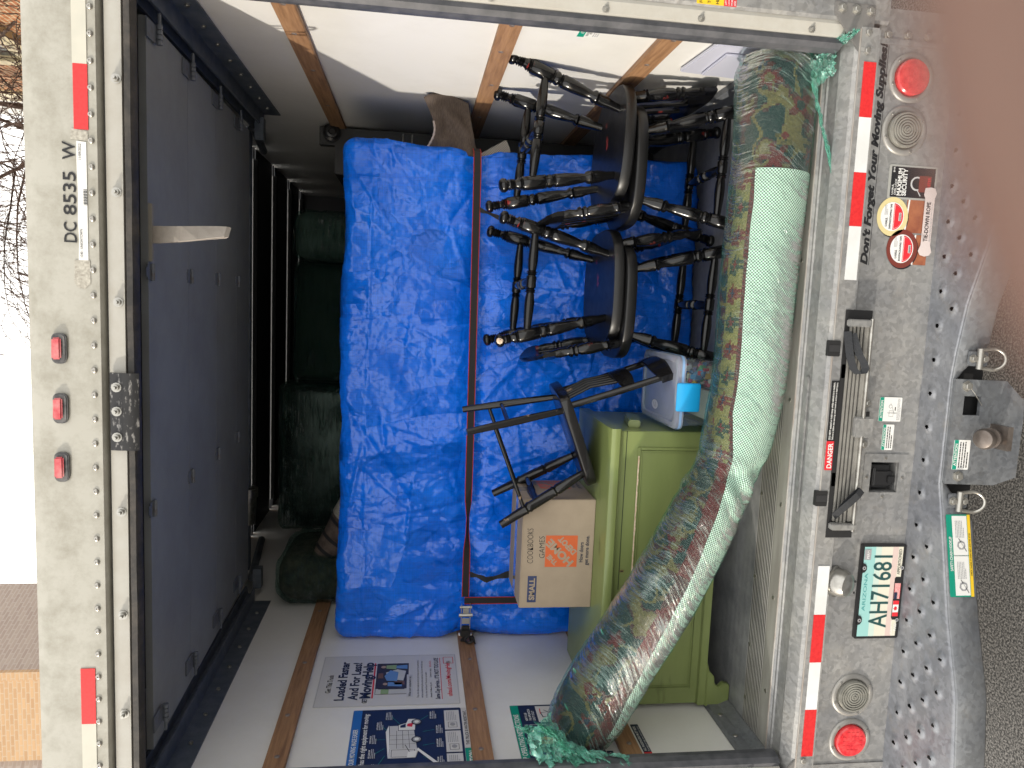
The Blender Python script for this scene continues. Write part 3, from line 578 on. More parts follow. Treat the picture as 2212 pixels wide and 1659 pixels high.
for x, z in ((.232, .826), (-.232, .824)): part(MB().prism(rrect(x-.024, z-.019, x+.024, z+.019, .004), 1, -.0345, -.020).prism(rrect(x-.010, z-.017, x+.010, z+.017, .003), 1, -.0352, -.0346, 1), 'sill_pocket', [flat('slot_black', (0, 0, 0)), flat('pocket_rubber', (.03, .03, .032), .4)])
for x in (.163, -.172): part(MB().box((x-.02, -.0362, .768), (x+.022, -.0335, .798)), 'sill_notch', flat('slot_black', (0, 0, 0)))
# webbing loops of the ramp
WEB = mat('black_webbing', (.02, .022, .026), .8, bump=.6, bscale=300)
def ribbon(pts, wd, wid, th=.0018, name='webbing_loop', parent=T, material=WEB, build=True, mb=None, m=0):
    """ribbon through pts; wd = list of across directions"""
    mb = mb or MB(); P = [Vector(p) for p in pts]; n = len(P); A = []
    for i in range(n):
        d = Vector(wd[i] if isinstance(wd, list) else wd).normalized(); t = (P[min(i+1, n-1)]-P[max(i-1, 0)]).normalized(); nn = t.cross(d).normalized()*th/2
        w_ = (wid[i] if isinstance(wid, list) else wid)/2
        A += [P[i]+d*w_+nn, P[i]-d*w_+nn, P[i]-d*w_-nn, P[i]+d*w_-nn]
    mb.add(A, [(i*4+k, i*4+(k+1) % 4, i*4+4+(k+1) % 4, i*4+4+k) for i in range(n-1) for k in range(4)]+[(0, 1, 2, 3), tuple(range(4*n-4, 4*n))], m)
    return mb.build(name, material, parent) if build else mb
def arcpts(c, a, b, k=16):  # closed-ish loop helper: from start point c, passing ellipse
    return [(c[0]+a*cos(t), c[1], c[2]+b*sin(t)) for t in [pi*2*i/k for i in range(k+1)]]
lp_ = []
for i in range(21):
    t = i/20; ang = -pi/2+pi*t
    lp_.append((.285-.115*sin(pi*t)-.0*t, -.052-.018*sin(pi*t), .792-.045*t+.0*cos(ang)-.012*sin(pi*t)))
lp_ = [(.285, -.045, .795), (.25, -.052, .793), (.21, -.058, .788), (.175, -.064, .778), (.160, -.072, .766), (.163, -.078, .754), (.178, -.078, .748), (.195, -.074, .753), (.215, -.068, .764), (.25, -.058, .774), (.28, -.048, .780)]
ribbon(lp_, (.1, -.55, -.75), .022)
ribbon([(-.285, -.046, .786), (-.262, -.062, .776), (-.235, -.075, .757), (-.208, -.082, .735), (-.193, -.078, .722), (-.196, -.068, .722), (-.225, -.06, .745), (-.265, -.05, .770)], (.65, -.25, .76), .027)
tw_ = [math.sin(pi*i/12)**1.3*.80 for i in range(13)]
ribbon(STRAPP, [(cos(a), sin(a), 0) for a in tw_], [.049-.006*sin(pi*i/12) for i in range(13)], .0025, 'pull_strap', T, mat('grey_webbing', (.40, .36, .32), .85, base2=(.28, .25, .22), nscale=12, bump=.4, bscale=400))
# danger label on the sill
s_ = Sheet((-.142, -.0345, .797), (1, 0, 0), (0, 0, 1), [flat('print_black', (0, 0, 0)), RED, WHT])
s_.plate(0, 0, .09, .027, RED, r=.002); s_.plate(.0902, 0, .276, .027, s_.mats[0], r=.002); s_.text('DANGER', .006, .006, .015, WHT, .078, l=1, bold=.02)
s_.text('DO NOT extend or hold ramp while vehicle is in motion.', .095, .0165, .0058, WHT, .176, l=1, bold=.02); s_.text('Failure to follow this warning could result in serious or fatal injury.', .095, .0075, .0052, WHT, .176, l=1, bold=.012)
part(s_, 'danger_label', s_.mats)
# tape along the sill
def tape_s(x0, x1, m_, z=(.776, .8145)): return part(MB().box((x0, -.0352, z[0]), (x1, -.0338, z[1])), 'reflective_tape', m_)
for x0, x1, m_ in ((.909, 1.064, REDR), (.752, .9087, WREF), (.596, .7517, REDR), (.438, .5957, WREF), (-.605, -.447, WREF), (-.763, -.6053, REDR), (-.921, -.7633, WREF), (-1.08, -.9213, REDR)): tape_s(x0, x1, m_)
# slogan
s_ = Sheet((.487, -.0036, .726), (1, 0, 0), (0, 0, 1), [TXT])
s_.text("Don't Forget Your Moving Supplies!", 0, .001, .0215, TXT, .648, l=0, bold=.05, shear=.25); s_.rect(0, -.0052, .64, -.0036, TXT, 0); part(s_, 'slogan', s_.mats)
# lamps
def round_lamp(x, z, red):
    o = part(MB().lathe((x, -.003, z), (x, -.03, z), [(0, .073), (.003, .0725), (.006, .068), (.0075, .060), (.004, .0545), (.0, .0525)], 40), 'tail_light' if red else 'reversing_light', mat('lamp_flange', (.36, .35, .33), .45, .5, base2=(.3, .29, .27), nscale=20), smooth=True, auto=60)
    if red:
        ln = MB().lathe((x, -.003, z), (x, -.03, z), [(0, .0525), (.012, .0520), (.0165, .048), (.0185, .035), (.0195, 0.0001)], 40)
        for i in range(7):
            for j in range(7):
                dx, dz = (i-3)*.0145, (j-3)*.0145
                if dx*dx+dz*dz < .040**2: ln.box((x+dx-.0052, -.0226, z+dz-.0052), (x+dx+.0052, -.0205, z+dz+.0052))
        ln.build('lens', REDL, o, smooth=True, auto=30)
    else:
        pr = [(0, .0525), (.012, .052)]
        for i in range(6): r = .051-i*.0078; pr += [(.0125, r), (.0175, r-.0016), (.0178, r-.0056), (.0125, r-.0062)]
        pr += [(.021, .003), (.021, .0001)]
        MB().lathe((x, -.003, z), (x, -.03, z), pr, 40).build('lens', mat('clear_ribbed_lens', (.27, .265, .235), .12, 0., base2=(.17, .165, .145), nscale=18), o, smooth=True, auto=10)
    s0 = MB().disc((0, 0, 0), .0045, (0, -1, 0), .002, 10).build('screw', STEEL, o, smooth=True, loc=(0, 0, 0)); s0.location = (x+.045, -.0105, z+.045)
    for a in (200, 300, 110): clone(s0, (x+.064*cos(radians(a)), -.0105, z+.064*sin(radians(a))), o)
round_lamp(1.04, .642, 1); round_lamp(.888, .648, 0); round_lamp(-1.048, .632, 1); round_lamp(-.893, .638, 0)
# bolts of the face plate and its edge strips
for x in (1.13, -1.145): part(MB().box((x, -.0075, .505), (x+.015, -.0034, .755)), 'face_edge_strip', GALV)
fb = MB().lathe((0, 0, 0), (0, -.02, 0), [(0, .0135), (.002, .0135), (.0021, .0095), (.009, .0095), (.010, .007)], 6).build('bolt', CHROMEZ, fp, loc=(0, 0, 0)); fb.location = (.065, -.003, .681)
for x, z in ((-.065, .681), (1.155, .728), (1.158, .665), (1.16, .60), (1.16, .54), (-1.165, .70), (-1.168, .64), (-1.168, .58)): clone(fb, (x, -.003, z), fp)
# socket recess
x0, x1, z0, z1 = eb
sk_ = part(MB().box((x0-.026, -.006, z1), (x1+.026, -.0034, z1+.024)).box((x0-.026, -.006, z0-.03), (x1+.026, -.0034, z0)).box((x0-.026, -.006, z0), (x0, -.0034, z1)).box((x1, -.006, z0), (x1+.026, -.0034, z1))
     .box((x0, .0032, z0), (x0+.002, .06, z1)).box((x1-.002, .0032, z0), (x1, .06, z1)).box((x0, .0032, z0), (x1, .06, z0+.002)).box((x0, .0032, z1-.002), (x1, .06, z1)).box((x0, .06, z0), (x1, .062, z1), 1), 'socket_box', [GALV, GALVD])
MB().box((x0+.012, .01, z0+.02), (x1-.012, .058, z1-.004)).box((x0+.02, .002, z0+.012), (x1-.03, .012, z1-.012)).box((x0+.03, -.004, z0+.006), (x1-.045, .006, z0+.032)).tube([(x0+.02, .004, z1-.018), (x1-.02, .004, z1-.018)], .005, 8).build('trailer_socket', BLK, sk_, bevel=.003)
s0 = MB().disc((0, 0, 0), .005, (0, -1, 0), .003, 10).build('screw', STEEL, sk_, smooth=True, loc=(0, 0, 0)); s0.location = ((x0+x1)/2, -.006, z1+.012)
for x, z in (((x0+x1)/2, z0-.015), (x0-.013, (z0+z1)/2), (x1+.013, (z0+z1)/2)): clone(s0, (x, -.006, z), sk_)
# small notices on the face
def attention(o, ex, ey, w_, h_, lines, seed, name='attention_sticker', head='ATTENTION', pic=0):
    s_ = Sheet(o, ex, ey, [WHT, GRN, TXT, GRY]); s_.plate(0, 0, w_, h_, WHT, r=.003); hh = min(.014, h_*.28)
    s_.rect(.0005, h_-hh, w_-.0005, h_-.0005, GRN, 1); s_.text(head, w_*.5, h_-hh*.80, hh*.6, WHT, w_*.74, l=2, bold=.02, align='c')
    if pic:
        s_.frame(w_*.2, h_*.35, w_*.45, h_*.55, .001, GRY, 1); s_.line(w_*.3, h_*.3, w_*.75, h_*.5, .0012, GRY, 1); s_.circ(w_*.62, h_*.5, .006, GRY, 1); s_.circ(w_*.62, h_*.5, .0045, WHT, 2)
        s_.line(w_*.35, h_*.2, w_*.35, h_*.62, .0012, TXT, 1); s_.rect(w_*.45, h_*.26, w_*.6, h_*.30, TXT, 1); s_.scribble(.004, h_*.2, w_-.008, h_*.16, 4, GRY, 1, seed)
    else: s_.scribble(.006, h_-hh-.003, w_-.012, h_-hh-.006, lines, TXT, 1, seed)
    return part(s_, name, s_.mats)
attention((.009, -.0048, .566), (1, 0, 0), (0, 0, 1), .076, .075, 5, 3, pic=1)
attention((-.082, -.0048, .584), (1, 0, 0), (0, 0, 1), .081, .038, 3, 4)
# packing-supply adverts on the face
MG = [TXT, WHT, GRY, RED, CREAMP, MAROON, LGRY, PINKW, mat('frame_grey', (.33, .33, .31), .5), mat('brown_tape_print', (.22, .06, .03), .5, base2=(.36, .13, .06), nscale=18)]
s_ = Sheet((.688, -.0044, .526), (1, 0, 0), (0, 0, 1), MG)
s_.plate(0, 0, .101, .157, MG[8], r=.005); s_.rect(.006, .006, .095, .149, TXT, 1); s_.text('SECURITY', .0505, .098, .0135, WHT, .08, l=2, bold=.03, align='c'); s_.text('MAXIMUM', .0505, .114, .0135, WHT, .08, l=2, bold=.03, align='c'); s_.text('STEEL LOCK', .012, .130, .006, WHT, l=2); s_.text('U-HAUL', .012, .139, .006, WHT, l=2); s_.text('$9.95', .078, .139, .005, WHT, l=2)
s_.circ(.048, .064, .021, LGRY, 2); s_.circ(.048, .064, .016, TXT, 3); s_.rect(.024, .018, .072, .058, MAROON, 4); s_.text('MASTER', .048, .022, .008, RED, .04, l=5, align='c'); s_.line(.012, .05, .03, .062, .003, LGRY, 3)
part(s_, 'padlock_advert', MG)
def tape_ad(cx, cz, ring, title):
    s_ = Sheet((cx, -.0044, cz), (1, 0, 0), (0, 0, 1), MG)
    n = 36; s_.poly([(.059*cos(2*pi*k/n)-.003, .051*sin(2*pi*k/n)-.003) for k in range(n)], TXT, 0)
    s_.circ(0, 0, .058, ring, 1, 36, ry=.051); s_.circ(0, .001, .043, WHT, 2, 36, ry=.038)
    s_.circ(0, .001, .040, RED, 3, 20, pi+.1, 2*pi-.1, ry=.035); s_.circ(0, -.001, .036, WHT, 4, 20, pi+.1, 2*pi-.1, ry=.0305); s_.circ(0, -.002, .035, RED, 5, 20, pi+.1, 2*pi-.1, ry=.029)
    s_.text(title, 0, .004, .0062, TXT, .074, l=3, bold=.02, align='c'); s_.text('U-HAUL', -.03, .016, .0075, TXT, .026, l=3, bold=.02); s_.scribble(.004, .028, .03, .012, 3, GRY, 3, 5)
    s_.rect(-.012, -.027, .012, -.019, WHT, 6)
    for i in range(9): s_.rect(-.011+i*.0025, -.026, -.011+i*.0025+.0012, -.020, TXT, 7)
    return part(s_, 'tape_advert', MG)
s_ = Sheet((.59, -.0041, .54), (1, 0, 0), (0, 0, 1), MG); s_.rect(0, 0, .098, .075, MG[9], 0); s_.line(0, .075, .098, .068, .005, WHT, 1); part(s_, 'tape_advert_edge', MG)
s_ = Sheet((.495, -.0041, .535), (1, 0, 0), (0, 0, 1), MG); s_.rect(0, 0, .09, .045, MG[9], 0); s_.line(0, .046, .09, .042, .005, WHT, 1); part(s_, 'tape_advert_edge', MG)
tape_ad(.635, .659, CREAMP, 'SHIPPING/STRAPPING TAPE'); tape_ad(.541, .618, MAROON, 'BOX/PACKAGING TAPE')
s_ = Sheet((.525, -.0080, .526), (1, 0, 0), (0, 0, 1), MG)
s_.poly([(0, .003), (.01, -.004), (.03, .002), (.17, .002), (.185, -.003), (.2, .003), (.203, .018), (.2, .036), (.18, .039), (.17, .034), (.03, .034), (.012, .041), (0, .034), (-.004, .018)], MG[7], 0)
s_.text('TIE-DOWN ROPE', .1, .014, .013, TXT, .118, l=1, bold=.02, align='c'); s_.scribble(.042, .032, .04, .004, 1, GRY, 1); s_.scribble(.042, .010, .115, .006, 2, GRY, 1)
part(s_, 'rope_advert', MG)
# licence plate
PLM = [BLK, mat('plate_face', (.62, .60, .50), .35), mat('plate_teal', (.28, .52, .50), .35), mat('plate_mid', (.50, .60, .54), .35), mat('plate_rose', (.58, .46, .42), .35), flat('plate_green_ink', (.01, .06, .06)), WHT, RED, NAVY, TXT, GRY, flat('plate_teal_ink', (.05, .27, .27))]
pl = Sheet((-.696, -.016, .508), (1, 0, 0), (0, 0, 1), PLM); pl.plate(0, 0, .312, .152, BLK, th=.01, r=.006)
for i, mm in enumerate([PLM[4], PLM[1], PLM[1], PLM[3], PLM[2], PLM[2]]): pl.rect(.008, .026+i*.0195, .304, .0455+i*.0195, mm, 1)
pl.rect(.008, .010, .304, .026, PLM[1], 1)
pl.text('ARIZONA', .155, .124, .0115, PLM[11], .125, l=2, align='c', bold=0)
pl.text('AH71681', .036, .046, .062, PLM[5], .24, l=2, bold=.01); pl.text('APPORTIONED', .213, .015, .010, TXT, .083, l=3, bold=0)
pl.poly([(.008, .006), (.062, .006), (.062, .026), (.07, .030), (.2, .030), (.205, .026), (.205, .006)], BLK, 2); pl.rect(.262, .12, .296, .142, GRY, 3); pl.text('PERM', .279, .126, .008, WHT, .026, l=4, align='c')
pl.text('PAID', .026, .0095, .0085, WHT, .024, l=3, bold=.02); pl.scribble(.014, .030, .044, .008, 2, WHT, 3)
pl.rect(.074, .008, .126, .028, WHT, 3); pl.rect(.074, .008, .087, .028, RED, 4); pl.rect(.113, .008, .126, .028, RED, 4)
leaf = [(0, -.008), (.001, -.004), (.006, -.005), (.0045, -.002), (.008, .001), (.005, .002), (.006, .005), (.0025, .004), (0, .009), (-.0025, .004), (-.006, .005), (-.005, .002), (-.008, .001), (-.0045, -.002), (-.006, -.005), (-.001, -.004)]
pl.poly([(.1+a, .018+b) for a, b in leaf], RED, 4); pl.rect(.132, .008, .184, .028, WHT, 3)
for i in range(7): pl.rect(.132, .008+i*.00308, .184, .00955+i*.00308, RED, 4)
pl.rect(.132, .0172, .154, .028, NAVY, 5)
for (x, z) in ((.062, .140), (.235, .140), (.062, .010), (.235, .010)): pl.circ(x, z, .006, GRY, 6); pl.circ(x, z, .0025, TXT, 7)
for q in ((.008, .146, 1), (.232, .146, -1)): pass
pl.poly([(.045, .147), (.05, .136), (.058, .131), (.068, .131), (.076, .136), (.08, .147)], BLK, 5); pl.poly([(.218, .147), (.222, .136), (.23, .131), (.24, .131), (.248, .136), (.252, .147)], BLK, 5)
plo = part(pl, 'licence_plate', PLM)
# plate lamp
lo = part(MB().lathe((-.508, -.004, .735), (-.508, -.06, .705), [(0, .052), (.004, .052), (.0045, .044), (.03, .043), (.045, .036), (.052, .02), (.053, .001)], 24), 'plate_lamp', mat('dull_steel_lamp', (.46, .45, .42), .32, .85, base2=(.25, .24, .22), nscale=22), smooth=True, auto=40)
s0 = MB().disc((0, 0, 0), .004, (0, -1, -.5), .003, 10).build('screw', BLK, lo, smooth=True, loc=(0, 0, 0)); s0.location = (-.49, -.055, .700); clone(s0, (-.526, -.055, .702), lo)

# step: perforated tread built as a height field with raised collars
OUT = [(-1.235, -.302), (-.955, -.301), (-.755, -.280), (-.71, -.267), (-.546, -.217), (-.24, -.146), (-.16, -.126), (.16, -.126), (.248, -.130), (.384, -.159), (.515, -.178), (.546, -.217), (.71, -.267), (.755, -.280), (.955, -.301), (1.235, -.302)]
OUT = [(-1.235, -.302), (-.955, -.301), (-.755, -.280), (-.546, -.217), (-.24, -.146), (-.16, -.126), (.16, -.126), (.24, -.135), (.384, -.160), (.546, -.214), (.755, -.280), (.955, -.301), (1.235, -.302)]
holes = []
p_ = .10345
for k in range(-12, 13):
    holes.append((.003+k*p_, -.055))
for k in range(-12, 13):
    x = -.0485+k*p_
    if abs(x) > .33: holes.append((x, -.109))
for k in range(-12, 12):
    x = .003+k*p_
    if abs(x) > .45: holes.append((x, -.162))
for k in range(-12, 12):
    x = -.0485+k*p_
    if abs(x) > .62: holes.append((x, -.2145))
def outer(x):
    for (a, b), (c, d) in zip(OUT[:-1], OUT[1:]):
        if a <= x <= c: return b+(d-b)*(x-a)/(c-a)
    return OUT[0][1]
holes = [h for h in holes if h[1] > outer(h[0])+.03 and abs(h[0]) < 1.2]
hk = {}
for h in holes: hk.setdefault((round(h[0]*5), round(h[1]*10)), []).append(h)
nx, ny = 620, 74; vs = []; hz = .506
for i in range(nx+1):
    x = -1.235+2.47*i/nx; yo = outer(x); near = [h for h in holes if abs(h[0]-x) < .03]
    for j in range(ny+1):
        y = .003+(yo-.003)*j/ny; z = hz+.0012*noise.noise(Vector((x*7, y*7, 0)))
        for h in near:
            d = math.hypot((x-h[0]), (y-h[1])*1.15)
            if d < .025: z += .0065*(.5+.5*cos(pi*max(0, min(1, (d-.0075)/.0175))))
        if j >= ny-1: z -= .002*(j-ny+2)
        vs.append((x, y, z))
fs = []
for i in range(nx):
    for j in range(ny):
        a = i*(ny+1)+j; cx = (vs[a][0]+vs[a+ny+2][0])/2; cy = (vs[a][1]+vs[a+ny+2][1])/2
        if any(math.hypot(cx-h[0], (cy-h[1])*.8) < .0060 for h in hk.get((round(cx*5), round(cy*10)), [])+hk.get((round(cx*5)+1, round(cy*10)), [])+hk.get((round(cx*5)-1, round(cy*10)), [])+hk.get((round(cx*5), round(cy*10)-1), [])+hk.get((round(cx*5), round(cy*10)+1), [])): continue
        fs.append((a, a+1, a+ny+2, a+ny+1))
sm_ = MB(); sm_.add(vs, fs); STEPM = galvanized('step_steel', .95, (.94, .98, 1.08)); part(sm_, 'bumper_step', STEPM, smooth=True, auto=80)
# skirt
sk2 = MB(); n = len(OUT); a = []
SK = [(x, outer(x)) for x in np.linspace(-1.235, 1.235, 90)]
for x, y in SK:
    zb = .505-(.02+.085*min(1, max(0, (abs(x)-.16)/.1))); a += [(x, y, .503), (x, y-.004, .498), (x, y-.002, zb+.008), (x, y+.004, zb)]
sk2.add(a, [(i*4+k, i*4+k+1, i*4+5+k, i*4+4+k) for i in range(len(SK)-1) for k in range(3)])
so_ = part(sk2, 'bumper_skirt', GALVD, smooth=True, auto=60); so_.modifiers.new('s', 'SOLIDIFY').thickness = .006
part(MB().box((-1.1, -.10, .38), (1.1, -.05, .49)).box((-1.1, .0, .30), (1.1, .1, .49)), 'bumper_frame', flat('under_black', (.012, .012, .013), .8))
# hitch plate
hpz = [(-.155, .5), (-.158, .34), (-.135, .285), (-.10, .265), (.103, .265), (.158, .333), (.16, .5)]
hpl = part(MB().prism([(-.155, .5), (-.158, .34), (-.13, .268), (.053, .265), (.103, .269), (.158, .333), (.16, .5), (.11, .5), (.11, .412), (.053, .412), (.053, .467), (.11, .467), (.11, .5)], 1, -.142, -.130) if False else
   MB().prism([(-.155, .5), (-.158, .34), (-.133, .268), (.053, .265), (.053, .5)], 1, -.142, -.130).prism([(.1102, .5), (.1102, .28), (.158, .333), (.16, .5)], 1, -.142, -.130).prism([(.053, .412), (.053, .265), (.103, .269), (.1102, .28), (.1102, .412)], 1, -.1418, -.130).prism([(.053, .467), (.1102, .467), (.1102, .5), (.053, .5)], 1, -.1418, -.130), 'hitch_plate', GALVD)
MB().lathe((-.006, -.175, .385), (-.006, -.21, .45), [(0, .022), (.02, .022), (.021, .03), (.03, .03), (.031, .016), (.038, .018), (.045, .026), (.055, .0305), (.066, .0305), (.076, .026), (.082, .015), (.084, .001)], 24).box((-.04, -.21, .355), (.03, -.142, .372)).build('hitch_ball', mat('worn_ball', (.14, .115, .10), .4, .7, base2=(.22, .19, .17), nscale=25), hpl, smooth=True, auto=35)
b = MB().lathe((0, 0, 0), (0, -.02, 0), [(0, .017), (.003, .017), (.0031, .0115), (.012, .0115), (.013, .009)], 6).build('bolt', CHROMEZ, hpl, loc=(0, 0, 0)); b.location = (.14, -.142, .463); clone(b, (-.131, -.142, .462), hpl)
MB().tube([(.14, -.153, .463), (.118, -.156, .445), (.085, -.152, .416)], .0012, 6).build('wire', STEEL, hpl)
attention((-.111, -.1430, .431), (1, 0, 0), (0, 0, 1), .09, .053, 4, 8)
def dring(x, z, y):
    o = part(MB().prism(rrect(x-.022, z-.03, x+.022, z+.032, .006), 1, y-.008, y), 'chain_bracket', GALVD, bevel=.002)
    for dz in (-.016, .02): 
        q = clone(b, (x, y-.008, z+dz), o); q.name = 'bolt'; q.scale = (.8, .8, .8)
    MB().tube([(x-.03, y-.014, z+.002), (x+.03, y-.014, z+.002)], .009, 10).build('sleeve', CHROMEZ, o, smooth=True)
    pts = [(x-.026, y-.014, z)]+[(x+.031*cos(t), y-.018-.01*abs(sin(t)), z-.035+.034*sin(t)) for t in np.linspace(pi, 2*pi, 14)]+[(x+.026, y-.014, z)]
    MB().tube(pts, .0055, 8).build('d_ring', STEEL, o, smooth=True)
dring(.222, .44, -.142); dring(-.205, .455, -.142)
# safety chain label follows the slanting skirt
ex = Vector((1, (outer(-.25)-outer(-.48))/.23, 0)).normalized()
s_ = Sheet(Vector((-.479, outer(-.479)-.0075, .418)), ex, (0, 0, 1), [GRN, WHT, TXT, YEL, GRY]); s_.plate(0, 0, .24, .078, GRN, r=.003)
s_.text('SAFETY-CHAIN HOOKUP', .075, .064, .0085, WHT, .10, l=1, bold=.02); s_.plate(.004, .012, .121, .060, WHT, 0, r=.003); s_.rect(.004, .012, .118, .060, WHT, 1); s_.rect(.121, .012, .236, .060, WHT, 1); s_.rect(0.0005, .0005, .2395, .0105, YEL, 1)
s_.text('CHECK CHAINS AT EVERY REST AND FUEL STOP', .06, .003, .005, TXT, .125, l=2)
for xx in (.03, .15): s_.circ(xx, .034, .014, GRY, 2, 7); s_.circ(xx, .034, .009, WHT, 3, 6); s_.line(xx-.018, .018, xx+.02, .042, .002, TXT, 3); s_.scribble(xx+.022, .052, .05, .03, 6, GRY, 2, int(xx*100))
part(s_, 'safety_chain_label', s_.mats)

# ------------------------------------------------------------------ printed sheets on the walls
LW = -1.1685
def lsheet(y, z, mats): return Sheet((LW, y, z), (0, 1, 0), (0, 0, 1), mats)
# sheet x axis = +Y, which is the reader's left-to-right on the left wall? text must read from near to far
s_ = lsheet(.492, 1.872, [WHT, TXT, NAVY, RED, GRY, LGRY, mat('advert_white', (.56, .55, .53), .4), flat('photo_dark', (.03, .025, .03)), flat('photo_blue', (.12, .25, .5)), flat('photo_brown', (.16, .08, .05)), flat('photo_green', (.25, .36, .15)), flat('photo_skin', (.4, .28, .2)), flat('photo_pale', (.5, .5, .48))])
W_, H_ = .39, .541; AW, PD, PB, PBR, PG, PS, PP = s_.mats[6:]
s_.plate(0, 0, W_, H_, AW, r=.008); s_.frame(.003, .003, W_-.003, H_-.003, .0012, GRY, 1)
s_.text('Get This Truck', .10, .488, .020, TXT, .135); s_.text('Loaded Faster', .045, .435, .034, NAVY, .295, bold=.03); s_.text('And For Less!', .045, .385, .034, NAVY, .285, bold=.03)
s_.text('GET', .022, .348, .018, TXT, .03, bold=.03); s_.text('MovingHelp', .055, .338, .038, NAVY, .275, bold=.04); s_.rect(.055, .327, .325, .333, RED, 1)
s_.rect(.08, .195, .32, .322, PD, 1); s_.rect(.082, .197, .12, .320, PP, 2); s_.rect(.082, .27, .118, .3, PG, 3); s_.rect(.115, .21, .135, .31, PD, 3)
s_.poly([(.18, .215), (.255, .205), (.27, .24), (.245, .285), (.19, .275)], PP, 2); s_.poly([(.175, .24), (.245, .235), (.262, .268), (.215, .29), (.18, .28)], PB, 3); s_.rect(.15, .21, .175, .25, PBR, 2); s_.circ(.155, .285, .009, PS, 3); s_.poly([(.135, .22), (.165, .22), (.17, .275), (.14, .275)], PB, 2)
s_.poly([(.272, .2), (.305, .2), (.30, .245), (.278, .245)], PB, 2); s_.poly([(.27, .245), (.306, .243), (.303, .285), (.277, .285)], PG, 2); s_.circ(.289, .296, .01, PS, 3); s_.rect(.2, .295, .24, .315, PBR, 2)
s_.rect(.055, .178, .225, .202, LGRY, 3); s_.text('What our customers say...', .06, .185, .010, TXT, .158, l=4)
s_.text('They were able to help me with my last minute move! Very professional', .05, .155, .0075, TXT, .29, l=1, bold=.0); s_.text('and personable during the whole experience! Got the whole job done', .05, .139, .0075, TXT, .285, l=1, bold=.0); s_.text('in less than two hours! Thank you so much!', .05, .123, .0075, TXT, .19, l=1, bold=.0)
s_.text('Amanda D. Mason City, IA', .05, .105, .0065, TXT, .11, l=1); s_.text('Customer rating:', .20, .105, .0065, TXT, .07, l=1); s_.text('* * * * *', .285, .098, .014, RED, .05, l=1)
s_.text("Same Day Service... IT'S NOT TOO LATE", .035, .075, .017, NAVY, .325, bold=.02, shear=.15); s_.rect(.035, .066, .36, .0685, RED, 1); s_.text('uhaul.com/MovingHelp', .055, .028, .019, RED, .275, bold=.015)
s_.frame(.31, .012, .365, .054, .0025, RED, 1); s_.rect(.312, .022, .332, .045, AW, 2)
part(s_, 'moving_service_sign', s_.mats)
# equipment poster
MP = [NAVY, BLUE, WHT, TXT, TEAL, GRY, LGRY, RED, AW, GRN]
s_ = lsheet(.02, 1.875, MP); W_, H_ = .447, .387
s_.plate(0, 0, W_, H_, NAVY, r=.006); s_.rect(0.001, H_-.032, W_-.001, H_-.001, BLUE, 1); s_.text('YOUR MOVING MADE EASIER', .115, H_-.024, .016, WHT, .21, bold=.015)
s_.text("U-Haul has the right equipment for moving:", .06, H_-.056, .017, WHT, .36, bold=.015)
# line drawing of a truck
tx, tz = .155, .165
s_.poly([(tx, tz), (tx+.05, tz-.012), (tx+.05, tz+.085), (tx, tz+.09)], AW, 1); s_.poly([(tx+.05, tz-.005), (tx+.155, tz+.005), (tx+.155, tz+.088), (tx+.05, tz+.086)], LGRY, 1); s_.poly([(tx+.155, tz+.06), (tx+.185, tz+.06), (tx+.185, tz+.09), (tx+.155, tz+.088)], LGRY, 1); s_.poly([(tx, tz+.09), (tx+.05, tz+.086), (tx+.19, tz+.092), (tx+.15, tz+.102)], WHT, 1)
s_.poly([(tx+.157, tz+.002), (tx+.225, tz), (tx+.225, tz+.025), (tx+.2, tz+.032), (tx+.188, tz+.058), (tx+.157, tz+.058)], WHT, 2); s_.poly([(tx+.172, tz+.034), (tx+.196, tz+.034), (tx+.185, tz+.053), (tx+.172, tz+.053)], NAVY, 3); s_.poly([(tx+.175, tz+.012), (tx+.2, tz+.008), (tx+.195, tz+.028), (tx+.18, tz+.03)], RED, 3)
for cx in (tx+.1, tx+.205): s_.circ(cx, tz-.004, .018, TXT, 3); s_.circ(cx, tz-.004, .014, GRY, 4); s_.circ(cx, tz-.004, .008, WHT, 5)
for i in range(1, 4): s_.line(tx+.05+i*.026, tz, tx+.05+i*.026, tz+.088, .0012, TXT, 2)
for i in range(1, 4): s_.line(tx+.052, tz-.003+i*.022, tx+.155, tz+.005+i*.02, .0012, TXT, 2)
s_.frame(tx+.005, tz+.002, tx+.045, tz+.08, .0015, TXT, 2); s_.poly([(tx+.04, tz-.005), (tx+.052, tz-.008), (tx-.045, tz-.085), (tx-.06, tz-.08)], WHT, 3); s_.poly([(tx+.0, tz-.0), (tx+.035, tz-.005), (tx+.03, tz+.025), (tx+.0, tz+.028)], WHT, 4); s_.line(tx+.03, tz+.02, tx+.07, tz+.035, .002, TXT, 5)
rr = random.Random(4)
for (a, b, c, d) in ((.03, .275, .09, .225), (.10, .295, .17, .265), (.18, .3, .21, .268), (.26, .3, .26, .268), (.34, .28, .31, .262), (.40, .25, .35, .22), (.03, .11, .1, .15), (.13, .1, .16, .14), (.23, .1, .22, .14), (.31, .1, .30, .14), (.40, .12, .36, .16), (.02, .19, .12, .2)):
    s_.line(a, b, c, d, .0012, TEAL, 2); sg = 1 if b > .18 else -1; s_.text(rr.choice(['EASY LOADING RAMP', 'RUB RAILS', 'TIE-DOWNS', 'SOFT SUSPENSION', 'LOW DECK', 'WIDE DOOR']), a-.022, b+(.014 if sg > 0 else -.012), .0055, WHT, .045, l=3, bold=.02); s_.scribble(a-.022, b+(.012 if sg > 0 else -.014), .05, .016, 3, LGRY, 2, int(a*100))
